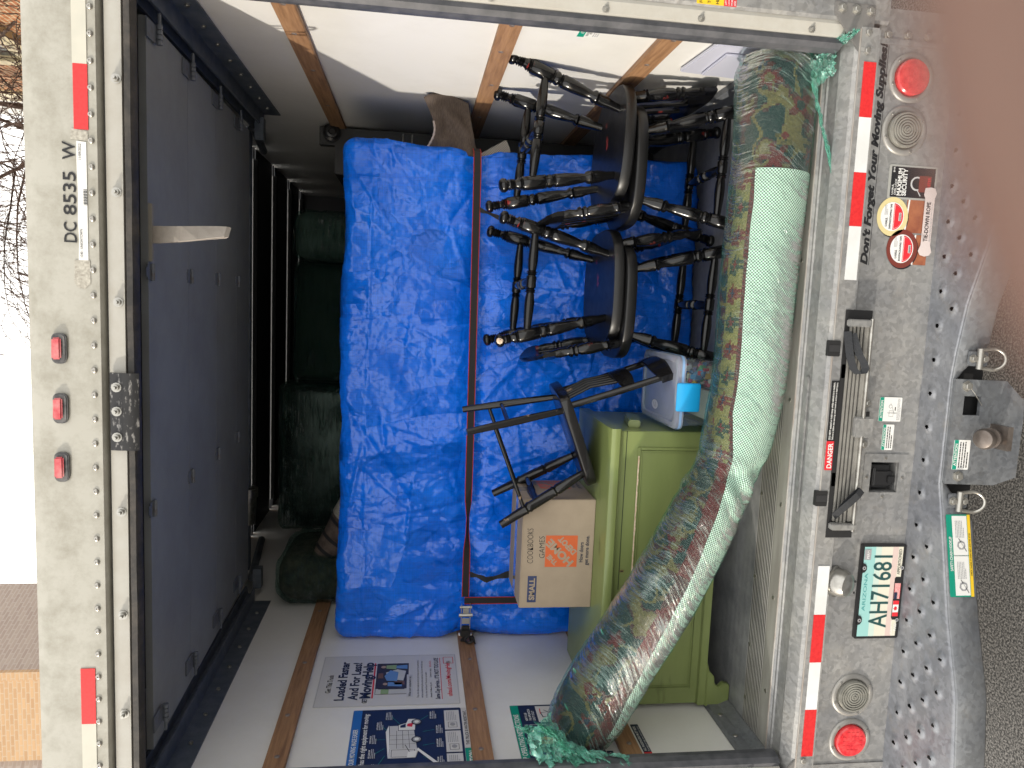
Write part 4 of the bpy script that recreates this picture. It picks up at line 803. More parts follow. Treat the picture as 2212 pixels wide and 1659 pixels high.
for i in range(3):
    x = .415-.13*(i+1)+.022; s_.rect(x, .008, x+.122, .062, AW, 2); s_.frame(x+.012, .018, x+.045, .05, .0015, TXT, 3); s_.circ(x+.03, .034, .01, GRY, 4, 9); s_.scribble(x+.055, .056, .058, .038, 6, GRY, 3, i+5)
s_.rect(.20, -.052, .445, -.001, AW, 0); s_.text('THIS TRUCK IS WATER-RESISTANT,', .215, -.018, .011, TXT, .21, l=1, bold=.02); s_.text('NOT WATERPROOF.', .26, -.033, .011, TXT, .11, l=1, bold=.02); s_.text('To best protect your important documents and other valuables, place them in waterproof containers.', .215, -.045, .005, TXT, .21, l=1, bold=0)
s_.rect(.0, -.045, .198, -.001, GRN, 0); s_.text('ATTENTION', .05, -.034, .022, WHT, .13, l=1, bold=.02)
part(s_, 'equipment_poster', MP)
# ramp instructions
s_ = lsheet(.02, 1.40, MP); H_ = .292; W_ = .448
s_.plate(0, 0, W_, H_, NAVY, r=.006); s_.rect(.001, H_-.030, W_-.001, H_-.001, GRN, 1); s_.text('RAMP OPERATING INSTRUCTIONS', .085, H_-.024, .018, WHT, .30, bold=.015)
s_.text('HOW TO USE', .345, .236, .009, WHT, .05); s_.text('THE APPLIANCE &', .345, .222, .009, WHT, .075); s_.text('UTILITY DOLLY', .345, .208, .009, WHT, .062)
s_.rect(.335, .118, .438, .198, AW, 1); s_.poly([(.36, .14), (.40, .15), (.395, .185), (.365, .18)], NAVY, 2); s_.poly([(.363, .144), (.397, .153), (.392, .181), (.368, .177)], AW, 3); s_.line(.37, .125, .41, .17, .003, TXT, 4); s_.line(.385, .185, .42, .183, .003, RED, 4); s_.circ(.383, .14, .006, TXT, 4)
s_.rect(.318, .02, .3195, .255, WHT, 1)
s_.text('HOW TO OPERATE THE EZ-LOAD RAMP', .09, .236, .009, WHT, .17)
for i, t in enumerate(('Make sure door is clear before operating ramp. Ramp capacity 1,200 lbs.', 'Do not use when surface is wet. Hold ramp only while truck is in motion.', 'Never stand on ramp when it is wet or moving.')): s_.text(t, .09, .220-i*.013, .0065, WHT, .21, bold=.0)
for i in range(2): s_.rect(.09+i*.113, .095, .197+i*.113, .178, AW, 1); s_.line(.10+i*.113, .105, .18+i*.113, .16, .004, GRY, 2); s_.circ(.15+i*.113, .115, .007, TXT, 3); s_.line(.165+i*.11, .15, .15+i*.11, .12, .003, RED, 3)
part(s_, 'ramp_instructions', MP)
s_ = lsheet(.02, 1.243, [NAVY, RED, WHT, TXT]); s_.plate(0, 0, .30, .028, NAVY, r=.002); s_.rect(.0, .0005, .135, .0275, RED, 1); s_.text('DANGER', .03, .006, .016, WHT, .09, bold=.02); s_.text('ALL PASSENGERS MUST RIDE', .14, .015, .009, WHT, .145, bold=.02); s_.text('Passengers in cargo area risk serious injury', .14, .004, .0065, WHT, .145, bold=0); part(s_, 'danger_label', s_.mats)
s_ = lsheet(.02, 1.375, [NAVY, RED, WHT, TXT]); s_.plate(0, 0, .15, .022, NAVY, r=.002); s_.scribble(.04, .019, .10, .016, 3, WHT, 1, 3); part(s_, 'danger_label', s_.mats)
# small labels on the right wall (read the other way round)
def rsheet(y, z, mats): return Sheet((1.1685, y, z), (0, -1, 0), (0, 0, 1), mats)
s_ = rsheet(.272, 1.535, [WHT, GRN, TXT, GRY]); s_.plate(0, 0, .16, .068, WHT); s_.rect(0, .046, .16, .068, GRN, 1); s_.text('ATTENTION', .03, .051, .011, WHT, .08); s_.text('THIS TRUCK IS WATER-', .012, .035, .007, TXT, .09, bold=.02); s_.text('NOT WATERPROOF', .03, .026, .007, TXT, .08, bold=.02); s_.scribble(.01, .022, .13, .02, 3, GRY, 1, 2); part(s_, 'attention_sticker', s_.mats)
s_ = rsheet(.215, 1.185, [WHT, TXT, GRY]); s_.plate(0, 0, .12, .095, WHT); s_.scribble(.008, .09, .10, .03, 4, GRY, 1, 9); s_.scribble(.008, .05, .10, .036, 5, GRY, 1, 19); part(s_, 'notice_sticker', s_.mats)
# ================================================================== CARGO
nz = noise.noise
# ------------------------------------------------------------------ mattress under the blue tarp
creases = []
rr = random.Random(11)
for i in range(150):
    cx, cz = rr.uniform(-1.15, .93), rr.uniform(.9, 2.36); a = rr.gauss(pi/2 if abs(cz-1.83) < .25 else .6, .7); L_ = rr.uniform(.06, .30)
    creases.append((cx, cz, cos(a), sin(a), L_, rr.uniform(.006, .016), rr.choice((-1, 1, 1))*rr.uniform(.003, .010)))
cg = {}
for c in creases:
    for gx in range(int((c[0]-c[4])//.1), int((c[0]+c[4])//.1)+1):
        for gz in range(int((c[1]-c[4])//.1), int((c[1]+c[4])//.1)+1): cg.setdefault((gx, gz), []).append(c)
def tarp_disp(p, n):
    q = Vector((p.x*2.2, p.y*2.2, p.z*2.2)); d = .016*nz(q)+.010*nz(q*2.7+Vector((3, 1, 7)))
    wq = Vector((nz(p*5), nz(p*5+Vector((9, 2, 4))), nz(p*5+Vector((1, 7, 2)))))*.09
    r1 = 1-abs(nz((p+wq)*6.0))*2.2; r2 = 1-abs(nz((p+wq*1.4)*13.+Vector((5, 5, 5))))*2.2; r3 = 1-abs(nz((p+wq)*27.+Vector((2, 5, 8))))*2
    amp = .55+.6*max(0, nz(p*1.6+Vector((4, 4, 4)))+.3)
    wp = p+wq*.5; st = Vector((wp.x*3.1+wp.z*1.3, wp.y*3, wp.z*2.2-wp.x*.9))
    low = 1.0 if p.z < 1.83 else .62+.38*nz(p*2.+Vector((1, 2, 3)))
    d -= low*amp*(.024*abs(nz(st))+.015*abs(nz(st*2.3+Vector((7, 1, 2))))+.009*abs(nz(st*5.1+Vector((1, 9, 2))))+.0035*abs(nz(st*10.7+Vector((1, 3, 8)))))
    d += amp*(.004*max(0, r1)**3+.002*max(0, r3)**2)
    if n.y < -.3:
        for (cx, cz, ca, sa, L_, w_, h) in cg.get((int(p.x//.1), int(p.z//.1)), ()):
            u = (p.x-cx)*ca+(p.z-cz)*sa; v = -(p.x-cx)*sa+(p.z-cz)*ca
            if abs(u) < L_:
                k = 1-(u/L_)**2; ww = w_*(.4+.6*k); t = v/ww
                if abs(t) < 3: d += h*k*(math.exp(-t*t*1.2)*(1 if v > 0 else .7))
        # the strap pulls the tarp in and throws folds above and below it
        dz = p.z-1.832; fold = nz(Vector((p.x*9, dz*2.5, 1)))+.6*nz(Vector((p.x*21, dz*4, 5)))
        d += -.022*math.exp(-(dz/.05)**2)+.016*fold*math.exp(-abs(dz)/.15)
        d += -.028*max(0, (1.83-p.z))*0
        # long tucked seam lines near the ends
        for xs_, k in ((.80, .006), (-1.07, .005), (-.2, .002)):
            d += k*math.exp(-((p.x-xs_-.03*nz(Vector((p.z*3, xs_, 0))))/.006)**2)
        d += .004*math.exp(-((p.z-2.27-.01*nz(Vector((p.x*3, 0, 2))))/.005)**2)
    if abs(n.x) > .3: d -= .03*math.exp(-((p.z-1.832)/.07)**2)
    bulge = .035*cos(min(1, abs((p.x+.12)/1.1))*pi/2)
    sagx = .012*nz(Vector((p.z*4, 0, 3)))
    return Vector((p.x+n.x*d*.8+sagx*abs(n.x), p.y+n.y*d-(bulge if n.y < 0 else 0), p.z+n.z*d*.8+.018*nz(Vector((p.x*2.5, 4, 0)))*max(0, n.z)))
def weld(o, angle=180):
    bm = bmesh.new(); bm.from_mesh(o.data); bmesh.ops.remove_doubles(bm, verts=bm.verts, dist=.0004); bmesh.ops.recalc_face_normals(bm, faces=bm.faces); bm.to_mesh(o.data); bm.free()
    o.data.polygons.foreach_set('use_smooth', [True]*len(o.data.polygons)); return o
MT = thing('wrapped_mattress', (-.12, 1.15, .862), 'huge mattress on its long edge, wrapped in crinkled bright blue tarp', 'mattress')
mb = rbox(MB(), (-1.166, 1.015, .865), (.975, 1.33, 2.392), .06, .0072, tarp_disp, skip=((1, 1),)); mb = rbox(mb, (-1.166, 1.015, .865), (.975, 1.33, 2.392), .06, .03, tarp_disp, skip=((0, 0), (0, 1), (1, 0), (2, 0), (2, 1)))
weld(part(mb, 'tarp_cover', TARP, MT))
# black carrying straps sewn on the cover
for pts, wd in (([(.70, .955, 1.83), (.69, .95, 1.80), (.668, .94, 1.745), (.655, .95, 1.72), (.648, .945, 1.69), (.635, .95, 1.64)], .022), ([(-.845, .955, 1.815), (-.846, .945, 1.79), (-.862, .935, 1.745), (-.852, .94, 1.70), (-.842, .95, 1.64), (-.84, .955, 1.60)], .030)):
    n = len(pts); sm_pts = []
    for i in range(n-1):
        for k in range(4): t = k/4; sm_pts.append(tuple(pts[i][j]*(1-t)+pts[i+1][j]*t for j in range(3)))
    ribbon(sm_pts, [(cos(.5*sin(i*.5)), -.35*cos(i*.7), .15) for i in range(len(sm_pts))], [wd*(.75+.25*cos(i*.8)) for i in range(len(sm_pts))], name='tie_handle', parent=MT)
# ratchet strap
STR = [flat('strap_black', (.018, .017, .018), .8), flat('strap_red', (.40, .03, .02), .8)]
RS = thing('ratchet_strap', (-1.0, .95, 1.83), 'black webbing tie-down with red edges and a ratchet, pulled tight across the blue tarp', 'strap')
mb = MB()
path = [(.958, 1.20, 1.843), (.960, 1.05, 1.846), (.935, .985, 1.847)]+[(x, .979-.03*cos(min(1, abs((x+.12)/1.1))*pi/2), 1.846-.008*(0.93-x)) for x in np.linspace(.85, -.95, 26)]
wid = [.030]*len(path); dirs = []
for i, p in enumerate(path):
    tw = 0
    if -.80 < p[0] < -.35: tw = 1.25*math.exp(-((p[0]+.62)/.10)**2)
    dirs.append((0, -sin(tw), cos(tw)))
ribbon(path, dirs, .031, .0022, build=False, mb=mb, m=0)
e1 = [(p[0], p[1]-.0016-.0141*(-d[1])*-1*0+d[1]*.0145, p[2]+d[2]*.0145) for p, d in zip(path, dirs)]; e2 = [(p[0], p[1]-.0016-d[1]*.0145, p[2]-d[2]*.0145) for p, d in zip(path, dirs)]
ribbon(e1, dirs, .003, .0018, build=False, mb=mb, m=1); ribbon(e2, dirs, .003, .0018, build=False, mb=mb, m=1)
dn = [(-.962, .955, 1.835-.02*i) for i in range(32)]
ribbon(dn, (1, 0, 0), .031, .0022, build=False, mb=mb, m=0); ribbon([(x-.0145, y-.0016, z) for x, y, z in dn], (1, 0, 0), .003, .0018, build=False, mb=mb, m=1); ribbon([(x+.0145, y-.0016, z) for x, y, z in dn], (1, 0, 0), .003, .0018, build=False, mb=mb, m=1)
tail = [(-1.12, .945, 1.822), (-1.14, .955, 1.835), (-1.158, .96, 1.83)]; tail2 = [(-1.12, .945, 1.80), (-1.14, .95, 1.795), (-1.16, .955, 1.79)]
ribbon(tail, (0, .2, 1), .024, .002, build=False, mb=mb, m=0); ribbon(tail2, (0, .2, 1), .024, .002, build=False, mb=mb, m=0)
part(mb, 'webbing', STR, RS)
rt = MB()
for dz in (-.019, .019): rt.box((-1.035, .925, 1.829+dz-.0015), (-.972, .952, 1.829+dz+.0015)); rt.box((-1.085, .928, 1.829+dz-.0013), (-1.03, .948, 1.829+dz+.0013))
rt.tube([(-.985, .938, 1.803), (-.985, .938, 1.855)], .006, 10).tube([(-1.018, .932, 1.800), (-1.018, .932, 1.858)], .008, 10).box((-1.01, .924, 1.816), (-.985, .93, 1.842)).box((-1.055, .925, 1.813), (-1.03, .93, 1.845))
part(rt, 'ratchet', mat('zinc_ratchet', (.55, .55, .52), .3, .8), RS, bevel=.0008)
part(MB().box((-1.11, .915, 1.807), (-1.078, .945, 1.851)).box((-1.08, .918, 1.812), (-1.06, .93, 1.846)), 'ratchet_handle', BLK, RS, bevel=.004)
hk_ = [(-1.10, .93, 1.825)]+[(-1.125+.016*cos(t), .925, 1.812+.016*sin(t)) for t in np.linspace(.8, 5.6, 14)]
part(MB().tube(hk_, .0045, 8), 's_hook', BLK, RS, smooth=True)
part(MB().box((-1.112, .936, 1.80), (-1.106, .95, 1.856)), 'care_tag', WHT, RS)

# ------------------------------------------------------------------ turned chairs
LEG = [(0, .006), (.002, .012), (.006, .0175), (.012, .0205), (.019, .0205), (.025, .018), (.029, .0125), (.035, .0165), (.039, .012), (.043, .017), (.047, .012), (.051, .0165), (.055, .0115), (.063, .0135), (.069, .0185), (.073, .0145), (.077, .0195), (.081, .0165), (.084, .0205), (.158, .0205), (.161, .017), (.165, .021), (.169, .016), (.178, .0195), (.185, .0195), (.191, .014), (.195, .0195), (.199, .017), (.203, .020), (.24, .0195), (.28, .0165), (.313, .0125), (.321, .0185), (.329, .0195), (.333, .0145), (.337, .020), (.346, .0185), (.36, .0185), (.393, .013), (.43, .0115)]
STRP = [(0, .0085), (.08, .0115), (.20, .0145), (.30, .0155), (.38, .013), (.395, .0105), (.405, .0165), (.415, .013), (.425, .0165), (.436, .0105), (.45, .0155), (.55, .0155), (.564, .0105), (.575, .0165), (.585, .013), (.595, .0165), (.605, .0105), (.62, .013), (.70, .0155), (.80, .0145), (.92, .0115), (1, .0085)]
def prof_scale(P, L_): k = L_/P[-1][0]; return [(t*k, max(r*1.2, .0138) if r > .0095 else r*1.2) for t, r in P]
def seat_mesh(w_, d_, th, pw=3.2, k=44, sq=False):
    m_ = MB(); rings = []
    for (sc_, z) in ((.0, 0), (.90, 0), (.955, -.004), (.985, -.010), (1, -.018), (1, -.026), (.965, -th)):
        rings.append([(d_/2*sc_*math.copysign(abs(cos(t))**(2/pw), cos(t)), w_/2*sc_*(1-.08*(cos(t) < 0)*abs(cos(t)))*math.copysign(abs(sin(t))**(2/pw), sin(t)), z-(.008 if sc_ < .5 else 0)) for t in [2*pi*i/k for i in range(k)]])
    if sq: rings = [[(q[0]*a/b, q[1]*a/b, z) for q in rings[4]] for a, b, z in ((0, 1, 0), (.97, 1, 0), (.995, 1, -.003), (1, 1, -.008), (1, 1, -th+.005), (.985, 1, -th))]
    rings.append([(0, 0, -th)]*k)
    vs = [v for r in rings for v in r]; n = len(rings)
    m_.add(vs, [(i*k+j, (i+1)*k+j, (i+1)*k+(j+1) % k, i*k+(j+1) % k) for i in range(n-1) for j in range(k)]); return m_
def fit_lathe(a, b, P, flip=False, seg=14):
    a, b = Vector(a), Vector(b); L_ = (b-a).length; return MB().lathe(a, b, prof_scale(P, L_), seg)
def make_chair(label):
    # origin: centre of the seat's top face; front is +x
    t = thing('dining_chair', (0, 0, 0), label, 'chair', 'black turned dining chairs stacked in pairs')
    s_ = part(seat_mesh(.44, .44, .040, 3.2, 48, True), 'seat', SEATM, t); weld(s_); s_.data.set_sharp_from_angle(angle=radians(50))
    ax, ay, fx, fy = .119, .113, .224, .185
    at = lambda sx, sy, h: Vector((sx*(ax+(fx-ax)*h/.43), sy*(ay+(fy-ay)*h/.43), -.034-h))
    for sx in (1, -1):
        for sy in (1, -1): part(fit_lathe(at(sx, sy, .432), at(sx, sy, 0), LEG), 'leg', CHAIRM, t, smooth=True, auto=60)
    for sy in (1, -1): part(fit_lathe(at(1, sy, .315), at(-1, sy, .295), STRP), 'side_stretcher', CHAIRM, t, smooth=True, auto=60)
    a, b = (at(1, 1, .305)+at(-1, 1, .305))/2, (at(1, -1, .305)+at(-1, -1, .305))/2
    part(fit_lathe(a, b, STRP), 'middle_stretcher', CHAIRM, t, smooth=True, auto=60)
    BP = [(0, .012), (.02, .015), (.05, .016), (.055, .019), (.062, .013), (.068, .019), (.075, .014), (.10, .017), (.15, .0195), (.19, .017), (.205, .0125), (.212, .019), (.222, .0175), (.228, .012), (.236, .019), (.246, .0165), (.252, .012), (.29, .015), (.32, .010), (.34, .009)]
    bk = lambda y, h: Vector((-.155-.20*h, y*(1+.12*h), h))
    for y in (.155, -.155): part(fit_lathe(bk(y, -.005), bk(y, .262), BP), 'back_post', CHAIRM, t, smooth=True, auto=60)
    for y in (.08, 0, -.08):
        pts = [bk(y, h)-Vector((.008, 0, 0)) for h in (-.005, .04, .09, .13, .155, .19, .225, .262)]
        part(MB().tube(pts, [.0075, .008, .0085, .010, .013, .012, .008, .007], 10, flat=[(1, 1)]*3+[(1.0, .7), (1.3, .5), (1.2, .55), (1, 1), (1, 1)]), 'spindle', CHAIRM, t, smooth=True)
    # crest: curved plank with dipped ends
    m_ = MB(); n = 24; vs = []
    for i in range(n+1):
        u = -1+2*i/n; y = .195*u; xx = -.205-.028*(1-u*u); zt = .335+.016*cos(u*pi)-.012*abs(u)**6*2; zb = .245+.008*cos(u*pi)+.012*abs(u)**8
        for (a_, b_) in ((0, zb), (-.004, (zb+zt)/2), (-.012, zt-.004), (-.018, zt), (-.026, zt-.006), (-.020, (zb+zt)/2), (-.017, zb)): vs.append((xx+a_+.012, y, b_))
    m_.add(vs, [(i*7+k, i*7+(k+1) % 7, i*7+7+(k+1) % 7, i*7+7+k) for i in range(n) for k in range(7)]+[tuple(range(7)), tuple(range(7*n, 7*n+7))[::-1]])
    part(m_, 'crest_rail', CHAIRM, t, smooth=True, auto=45)
    return t
ch0 = make_chair('upside-down black chair of the right-hand stack, feet in the air beside the sunlit white wall')
def place(o, x, y, z, yaw, flip, tx=0, ty=0, label=None):
    if label: o['label'] = label
    M = Matrix.Translation((x, y, z)) @ Matrix.Rotation(yaw, 4, 'Z') @ Matrix.Rotation(tx, 4, 'X') @ Matrix.Rotation(ty, 4, 'Y')
    if flip: M = M @ Matrix.Rotation(pi, 4, 'X') @ Matrix.Rotation(pi, 4, 'Z')   # upside down, back towards +x
    o.matrix_world = M
protos = [ch0]+[copy_tree(ch0) for _ in range(3)]
SZ = .86+.034+.43
place(protos[0], .915, .70, SZ+.012, .077, True, .03, .045)
place(protos[1], .845, .70, SZ-.002, .03, False, 0, 0, 'upright black chair under the overturned one, nearest the right wall')
place(protos[2], .401, .748, SZ+.006, .047, True, .025, 0, 'upside-down black chair topping the left-hand stack, one ball foot chipped to bare wood')
place(protos[3], .350, .73, SZ-.002, .0, False, 0, 0, 'upright black chair carrying an overturned chair, just right of the clear storage bin')
dd_ = Vector((-.05, -1, -.15)).normalized(); fc_ = Vector((.2215, -.1838, -.449)); bpy.context.view_layer.update()
o = MB().lathe(fc_+dd_*.0165, fc_+dd_*.0245, [(0, .013), (.003, .0125), (.006, .008), (.0075, .001)], 9).build('chipped_patch', WORNW, protos[2]); o.location = (0, 0, 0)
# ------------------------------------------------------------------ small black child's chair, overturned
TC = thing('small_chair', (0, 0, 0), 'small black child\'s chair tipped upside down on the green cabinet, leaning on the clear bin', 'chair')
ax, ay, fx, fy, hh = .128, .105, .188, .160, .350
at = lambda sx, sy, h: Vector((sx*(ax+(fx-ax)*h/hh), sy*(ay+(fy-ay)*h/hh), h))
m_ = seat_mesh(.31, .375, .038, 6., sq=True); o = part(m_, 'seat', TOYM, TC); weld(o); o.data.set_sharp_from_angle(angle=radians(45))
for sy in (1, -1):
    part(MB().tube([at(1, sy, t*hh) for t in (0, .5, 1)], [.012, .015, .0125], 12), 'leg', TOYM, TC, smooth=True, auto=50)
    P = [(0, .0125), (.06, .014), (.10, .0155), (.105, .0175), (.112, .014), (.120, .0175), (.128, .0155), (.19, .0165), (.22, .016), (.226, .018), (.233, .014), (.241, .0175), (.30, .014), (.35, .0115)]
    part(fit_lathe(at(-1, sy, hh), at(-1, sy, 0), P), 'leg', TOYM, TC, smooth=True, auto=50)
    part(MB().tube([at(1, sy, .25), at(-1, sy, .25)], [.0075, .0075], 10), 'side_stretcher', TOYM, TC, smooth=True, auto=50)
    part(MB().tube([(.140, sy*.115, -.03), (.132, sy*.122, -.23), (.128, sy*.128, -.42)], [.0125, .013, .012], 12), 'back_post', TOYM, TC, smooth=True, auto=50)
part(MB().tube([at(1, 1, .2), at(1, -1, .2)], [.0085]*2, 10), 'cross_stretcher', TOYM, TC, smooth=True, auto=50)
part(fit_lathe(at(-1, 1, .2), at(-1, -1, .2), [(0, .008), (.1, .010), (.13, .010), (.135, .013), (.145, .009), (.155, .013), (.16, .010), (.19, .010), (.29, .008)]), 'cross_stretcher', TOYM, TC, smooth=True, auto=50)
for y in (-.06, -.03, 0, .03, .06): part(MB().tube([(.150, y, -.03), (.165, y, -.13), (.150, y*1.1, -.235)], .0055, 8), 'spindle', TOYM, TC, smooth=True)
def plank(z0, z1, wy, bow, x0, th=.013):
    m_ = MB(); n = 14; vs = []
    for i in range(n+1):
        u = -1+2*i/n; y = wy*u; x = x0+bow*(1-u*u); e = .012*abs(u)**4
        for a, b in ((0, z0+e), (th, z0+e), (th, z1-e*1.5), (0, z1-e*1.5)): vs.append((x+a, y, b))
    m_.add(vs, [(i*4+k, i*4+(k+1) % 4, i*4+4+(k+1) % 4, i*4+4+k) for i in range(n) for k in range(4)]+[(0, 1, 2, 3), tuple(range(4*n, 4*n+4))]); return m_
part(plank(-.29, -.225, .118, .028, .128), 'back_slat', TOYM, TC, bevel=.003); part(plank(-.445, -.355, .155, .035, .120, .015), 'crest_rail', TOYM, TC, bevel=.004)
TC.matrix_world = Matrix.Translation((-.162, .612, 1.492)) @ Matrix.Rotation(-.1, 4, 'Z') @ Matrix.Rotation(-.378, 4, 'Y') @ Matrix.Rotation(-.019, 4, 'X')

# ------------------------------------------------------------------ green cabinet
CB = thing('blanket_chest', (-.63, .64, .862), 'apple green painted low cabinet with bracket feet, half hidden by the leaning rug', 'cabinet')
X0, X1, Y0, Y1 = -1.150, -.110, .415, .885
part(MB().box((X0, Y0, .965), (X1, Y1, 1.345)), 'body', GREENP, CB, bevel=.003)
part(MB().prism([(Y0-.035, 1.352), (Y0-.028, 1.346), (Y1, 1.346), (Y1, 1.386), (Y0-.022, 1.386), (Y0-.033, 1.382), (Y0-.038, 1.372), (Y0-.037, 1.360)], 0, X0-.012, X1+.012), 'top', GREENP, CB, smooth=True, auto=35)
part(MB().box((X0-.004, Y0-.010, .955), (X1+.004, Y1, .985)).box((X0-.002, Y0-.006, .985), (X1+.002, Y1, .990)), 'base_moulding', GREENP, CB, bevel=.003)
fr = MB()
px0, px1, pz0, pz1 = -1.092, -.168, 1.008, 1.274
for d, w_, h_ in ((0, .010, .006), (.012, .006, .004)):
    a0, a1, b0, b1 = px0+d, px1-d, pz0+d, pz1-d
    for q in (((a0, Y0-h_, b0), (a1, Y0-.0002, b0+w_)), ((a0, Y0-h_, b1-w_), (a1, Y0-.0002, b1)), ((a0, Y0-h_+.0003, b0+w_), (a0+w_, Y0-.0002, b1-w_)), ((a1-w_, Y0-h_+.0003, b0+w_), (a1, Y0-.0002, b1-w_))): fr.box(*q)
part(fr, 'panel_moulding', GREENP, CB, bevel=.0015)
wb = MB()
for i in range(40):
    x = -.20-.012*i; hgt = .0035+.002*nz(Vector((x*40, 0, 0))); wb.add([(x, Y0-.0065, pz1-.001), (x-.012, Y0-.0065, pz1-.001), (x-.012, Y0-.0067, pz1-.001-hgt*1.2), (x, Y0-.0067, pz1-.001-hgt*1.4)], [(0, 1, 2, 3)])
part(wb, 'worn_edge', WORNW, CB)
part(MB().box((-.70, Y0-.0015, 1.316), (-.11, Y0+.0005, 1.3185)), 'drawer_gap', flat('gap_dark', (.02, .035, .01)), CB)
kh = MB().prism(rrect(-.634, 1.300, -.624, 1.316, .0045), 1, Y0-.003, Y0-.0005).prism([(-.631, 1.303), (-.627, 1.303), (-.6275, 1.313), (-.6305, 1.313)], 1, Y0-.0036, Y0-.0031, 1); part(kh, 'keyhole', [flat('old_brass', (.2, .15, .06), .4), TXT], CB)
ft = [(-1.158, .862), (-1.075, .862), (-1.068, .888), (-1.085, .905), (-1.070, .922), (-1.040, .925), (-1.020, .945), (-.985, .955), (-1.158, .955)]
part(MB().prism(ft, 1, Y0-.012, Y0+.012), 'bracket_foot', GREENP, CB, bevel=.003)
part(MB().prism([(-(a)-1.27, b) for a, b in ft], 1, Y0-.012, Y0+.012), 'bracket_foot', GREENP, CB, bevel=.003)
for x in (-1.15, -.15): part(MB().box((x, Y1-.05, .862), (x+.04, Y1-.01, .955)), 'back_foot', GREENP, CB, bevel=.003)
part(MB().prism([(.48, 1.250), (.60, 1.215), (.69, 1.235), (.655, 1.262), (.49, 1.292)], 0, X1, X1+.028), 'side_cleat', GREENP, CB, bevel=.004)

# ------------------------------------------------------------------ cardboard box
BX = thing('cardboard_box', (-.605, .68, 1.387), 'small brown moving box marked cookbooks and games, standing on the green cabinet', 'box')
bx0, bx1, by0, by1, bz0, bz1 = -.815, -.395, .53, .832, 1.387, 1.662
part(MB().box((bx0, by0, bz0), (bx1, by1, bz1-.002)), 'carton', CARD, BX, bevel=.002)
part(MB().box((bx0+.001, by0+.001, bz1-.002), (bx1-.001, (by0+by1)/2-.002, bz1+.001)).box((bx0+.001, (by0+by1)/2+.002, bz1-.002), (bx1-.001, by1-.001, bz1+.001)), 'flap', CARD, BX)
part(MB().box((bx0+.001, (by0+by1)/2-.03, bz1+.0013), (bx1+.001, (by0+by1)/2+.03, bz1+.0018)).box((bx1+.0003, (by0+by1)/2-.03, bz1-.06), (bx1+.001, (by0+by1)/2+.03, bz1+.0013)), 'packing_tape', mat('packing_tape', (.36, .31, .26), .12, coat=1.), BX)
bm_ = [ORG, flat('box_navy', (.03, .045, .12)), flat('box_ink', (.05, .05, .065)), CARD, TXT]
def box_face(o, ex, ey, W, H, hand=True):
    s_ = Sheet(o, ex, ey, bm_, .0004)
    s_.rect(.022, H-.062, .125, H-.028, bm_[1], 0); s_.text('SMALL', .0735, H-.055, .020, CARD, .086, l=1, bold=.04, align='c')
    if hand: s_.text('COOKBOOKS', .175, H-.045, .023, TXT, .135, l=1, bold=-.012, rot=.03, shear=.15); s_.text('GAMES', .195, H-.088, .021, TXT, .085, l=1, bold=-.012, rot=.04, shear=.1)
    qx, qz, q = .16, .063, .122; s_.rect(qx, qz, qx+q, qz+q, ORG, 0)
    sq = []
    c = Vector((qx+q/2, qz+q/2))
    for t, off, hh_, ww in (('THE', .047, .017, .045), ('HOME', .008, .029, .128), ('DEPOT', -.032, .021, .085)):
        a = pi/4; n_ = Vector((-sin(a), cos(a))); p = c+n_*(off-hh_*.45); s_.text(t, p.x, p.y, hh_, CARD, ww, l=1, bold=.05, rot=a, align='c')
    s_.text('How doers', qx+.018, .040, .0145, bm_[2], .078, l=1, bold=.025); s_.text('get more done.', qx+.006, .019, .0145, bm_[2], .116, l=1, bold=.025)
    return part(s_, 'printing', bm_, BX)
box_face((bx0, by0-.0006, bz0), (1, 0, 0), (0, 0, 1), .42, .275)
o = box_face((bx1+.0006, by0, bz0), (0, 1, 0), (0, 0, 1), .30, .275)

# ------------------------------------------------------------------ clear storage bin with blue latch
SB = thing('storage_bin', (.035, .56, .862), 'clear plastic storage bin with bright blue latch, full of small toys and books', 'bin')
def ring(mb, x0, x1, y0, y1, z, r): return [(a, b, z) for a, b in rrect(x0, y0, x1, y1, r, 4)]
def loft(secs, caps=(True, True), m=0, mb=None):
    mb = mb or MB(); k = len(secs[0]); vs = [v for s_ in secs for v in s_]; n = len(secs)
    fs = [(i*k+j, i*k+(j+1) % k, (i+1)*k+(j+1) % k, (i+1)*k+j) for i in range(n-1) for j in range(k)]
    if caps[0]: fs.append(tuple(range(k))[::-1])
    if caps[1]: fs.append(tuple(range((n-1)*k, n*k)))
    mb.add(vs, fs, m); return mb
part(loft([ring(0, -.068, .140, .385, .735, .868, .02), ring(0, -.085, .157, .362, .750, 1.13, .025), ring(0, -.089, .162, .356, .756, 1.135, .028), ring(0, -.089, .162, .356, .756, 1.142, .028)], (True, False)), 'tub', CLEARP, SB, smooth=True, auto=40)
part(loft([ring(0, -.093, .167, .350, .760, 1.138, .03), ring(0, -.093, .167, .350, .760, 1.160, .03), ring(0, -.086, .160, .358, .752, 1.165, .03), ring(0, -.072, .146, .375, .737, 1.165, .025), ring(0, -.068, .142, .379, .733, 1.158, .025)], (False, True)), 'lid', CLEARL, SB, smooth=True, auto=30)
part(loft([ring(0, -.0945, .1685, .3485, .7615, 1.144, .03), ring(0, -.0945, .1685, .3485, .7615, 1.153, .03)], (False, False)), 'lid_gasket', flat('pale_blue_gasket', (.25, .42, .68), .4), SB, smooth=True)
part(MB().prism([(.338, 1.085), (.352, 1.083), (.352, 1.168), (.340, 1.170), (.334, 1.15), (.334, 1.10)], 0, -.025, .075), 'latch', flat('bright_blue_latch', (.01, .34, .70), .35), SB, bevel=.003)
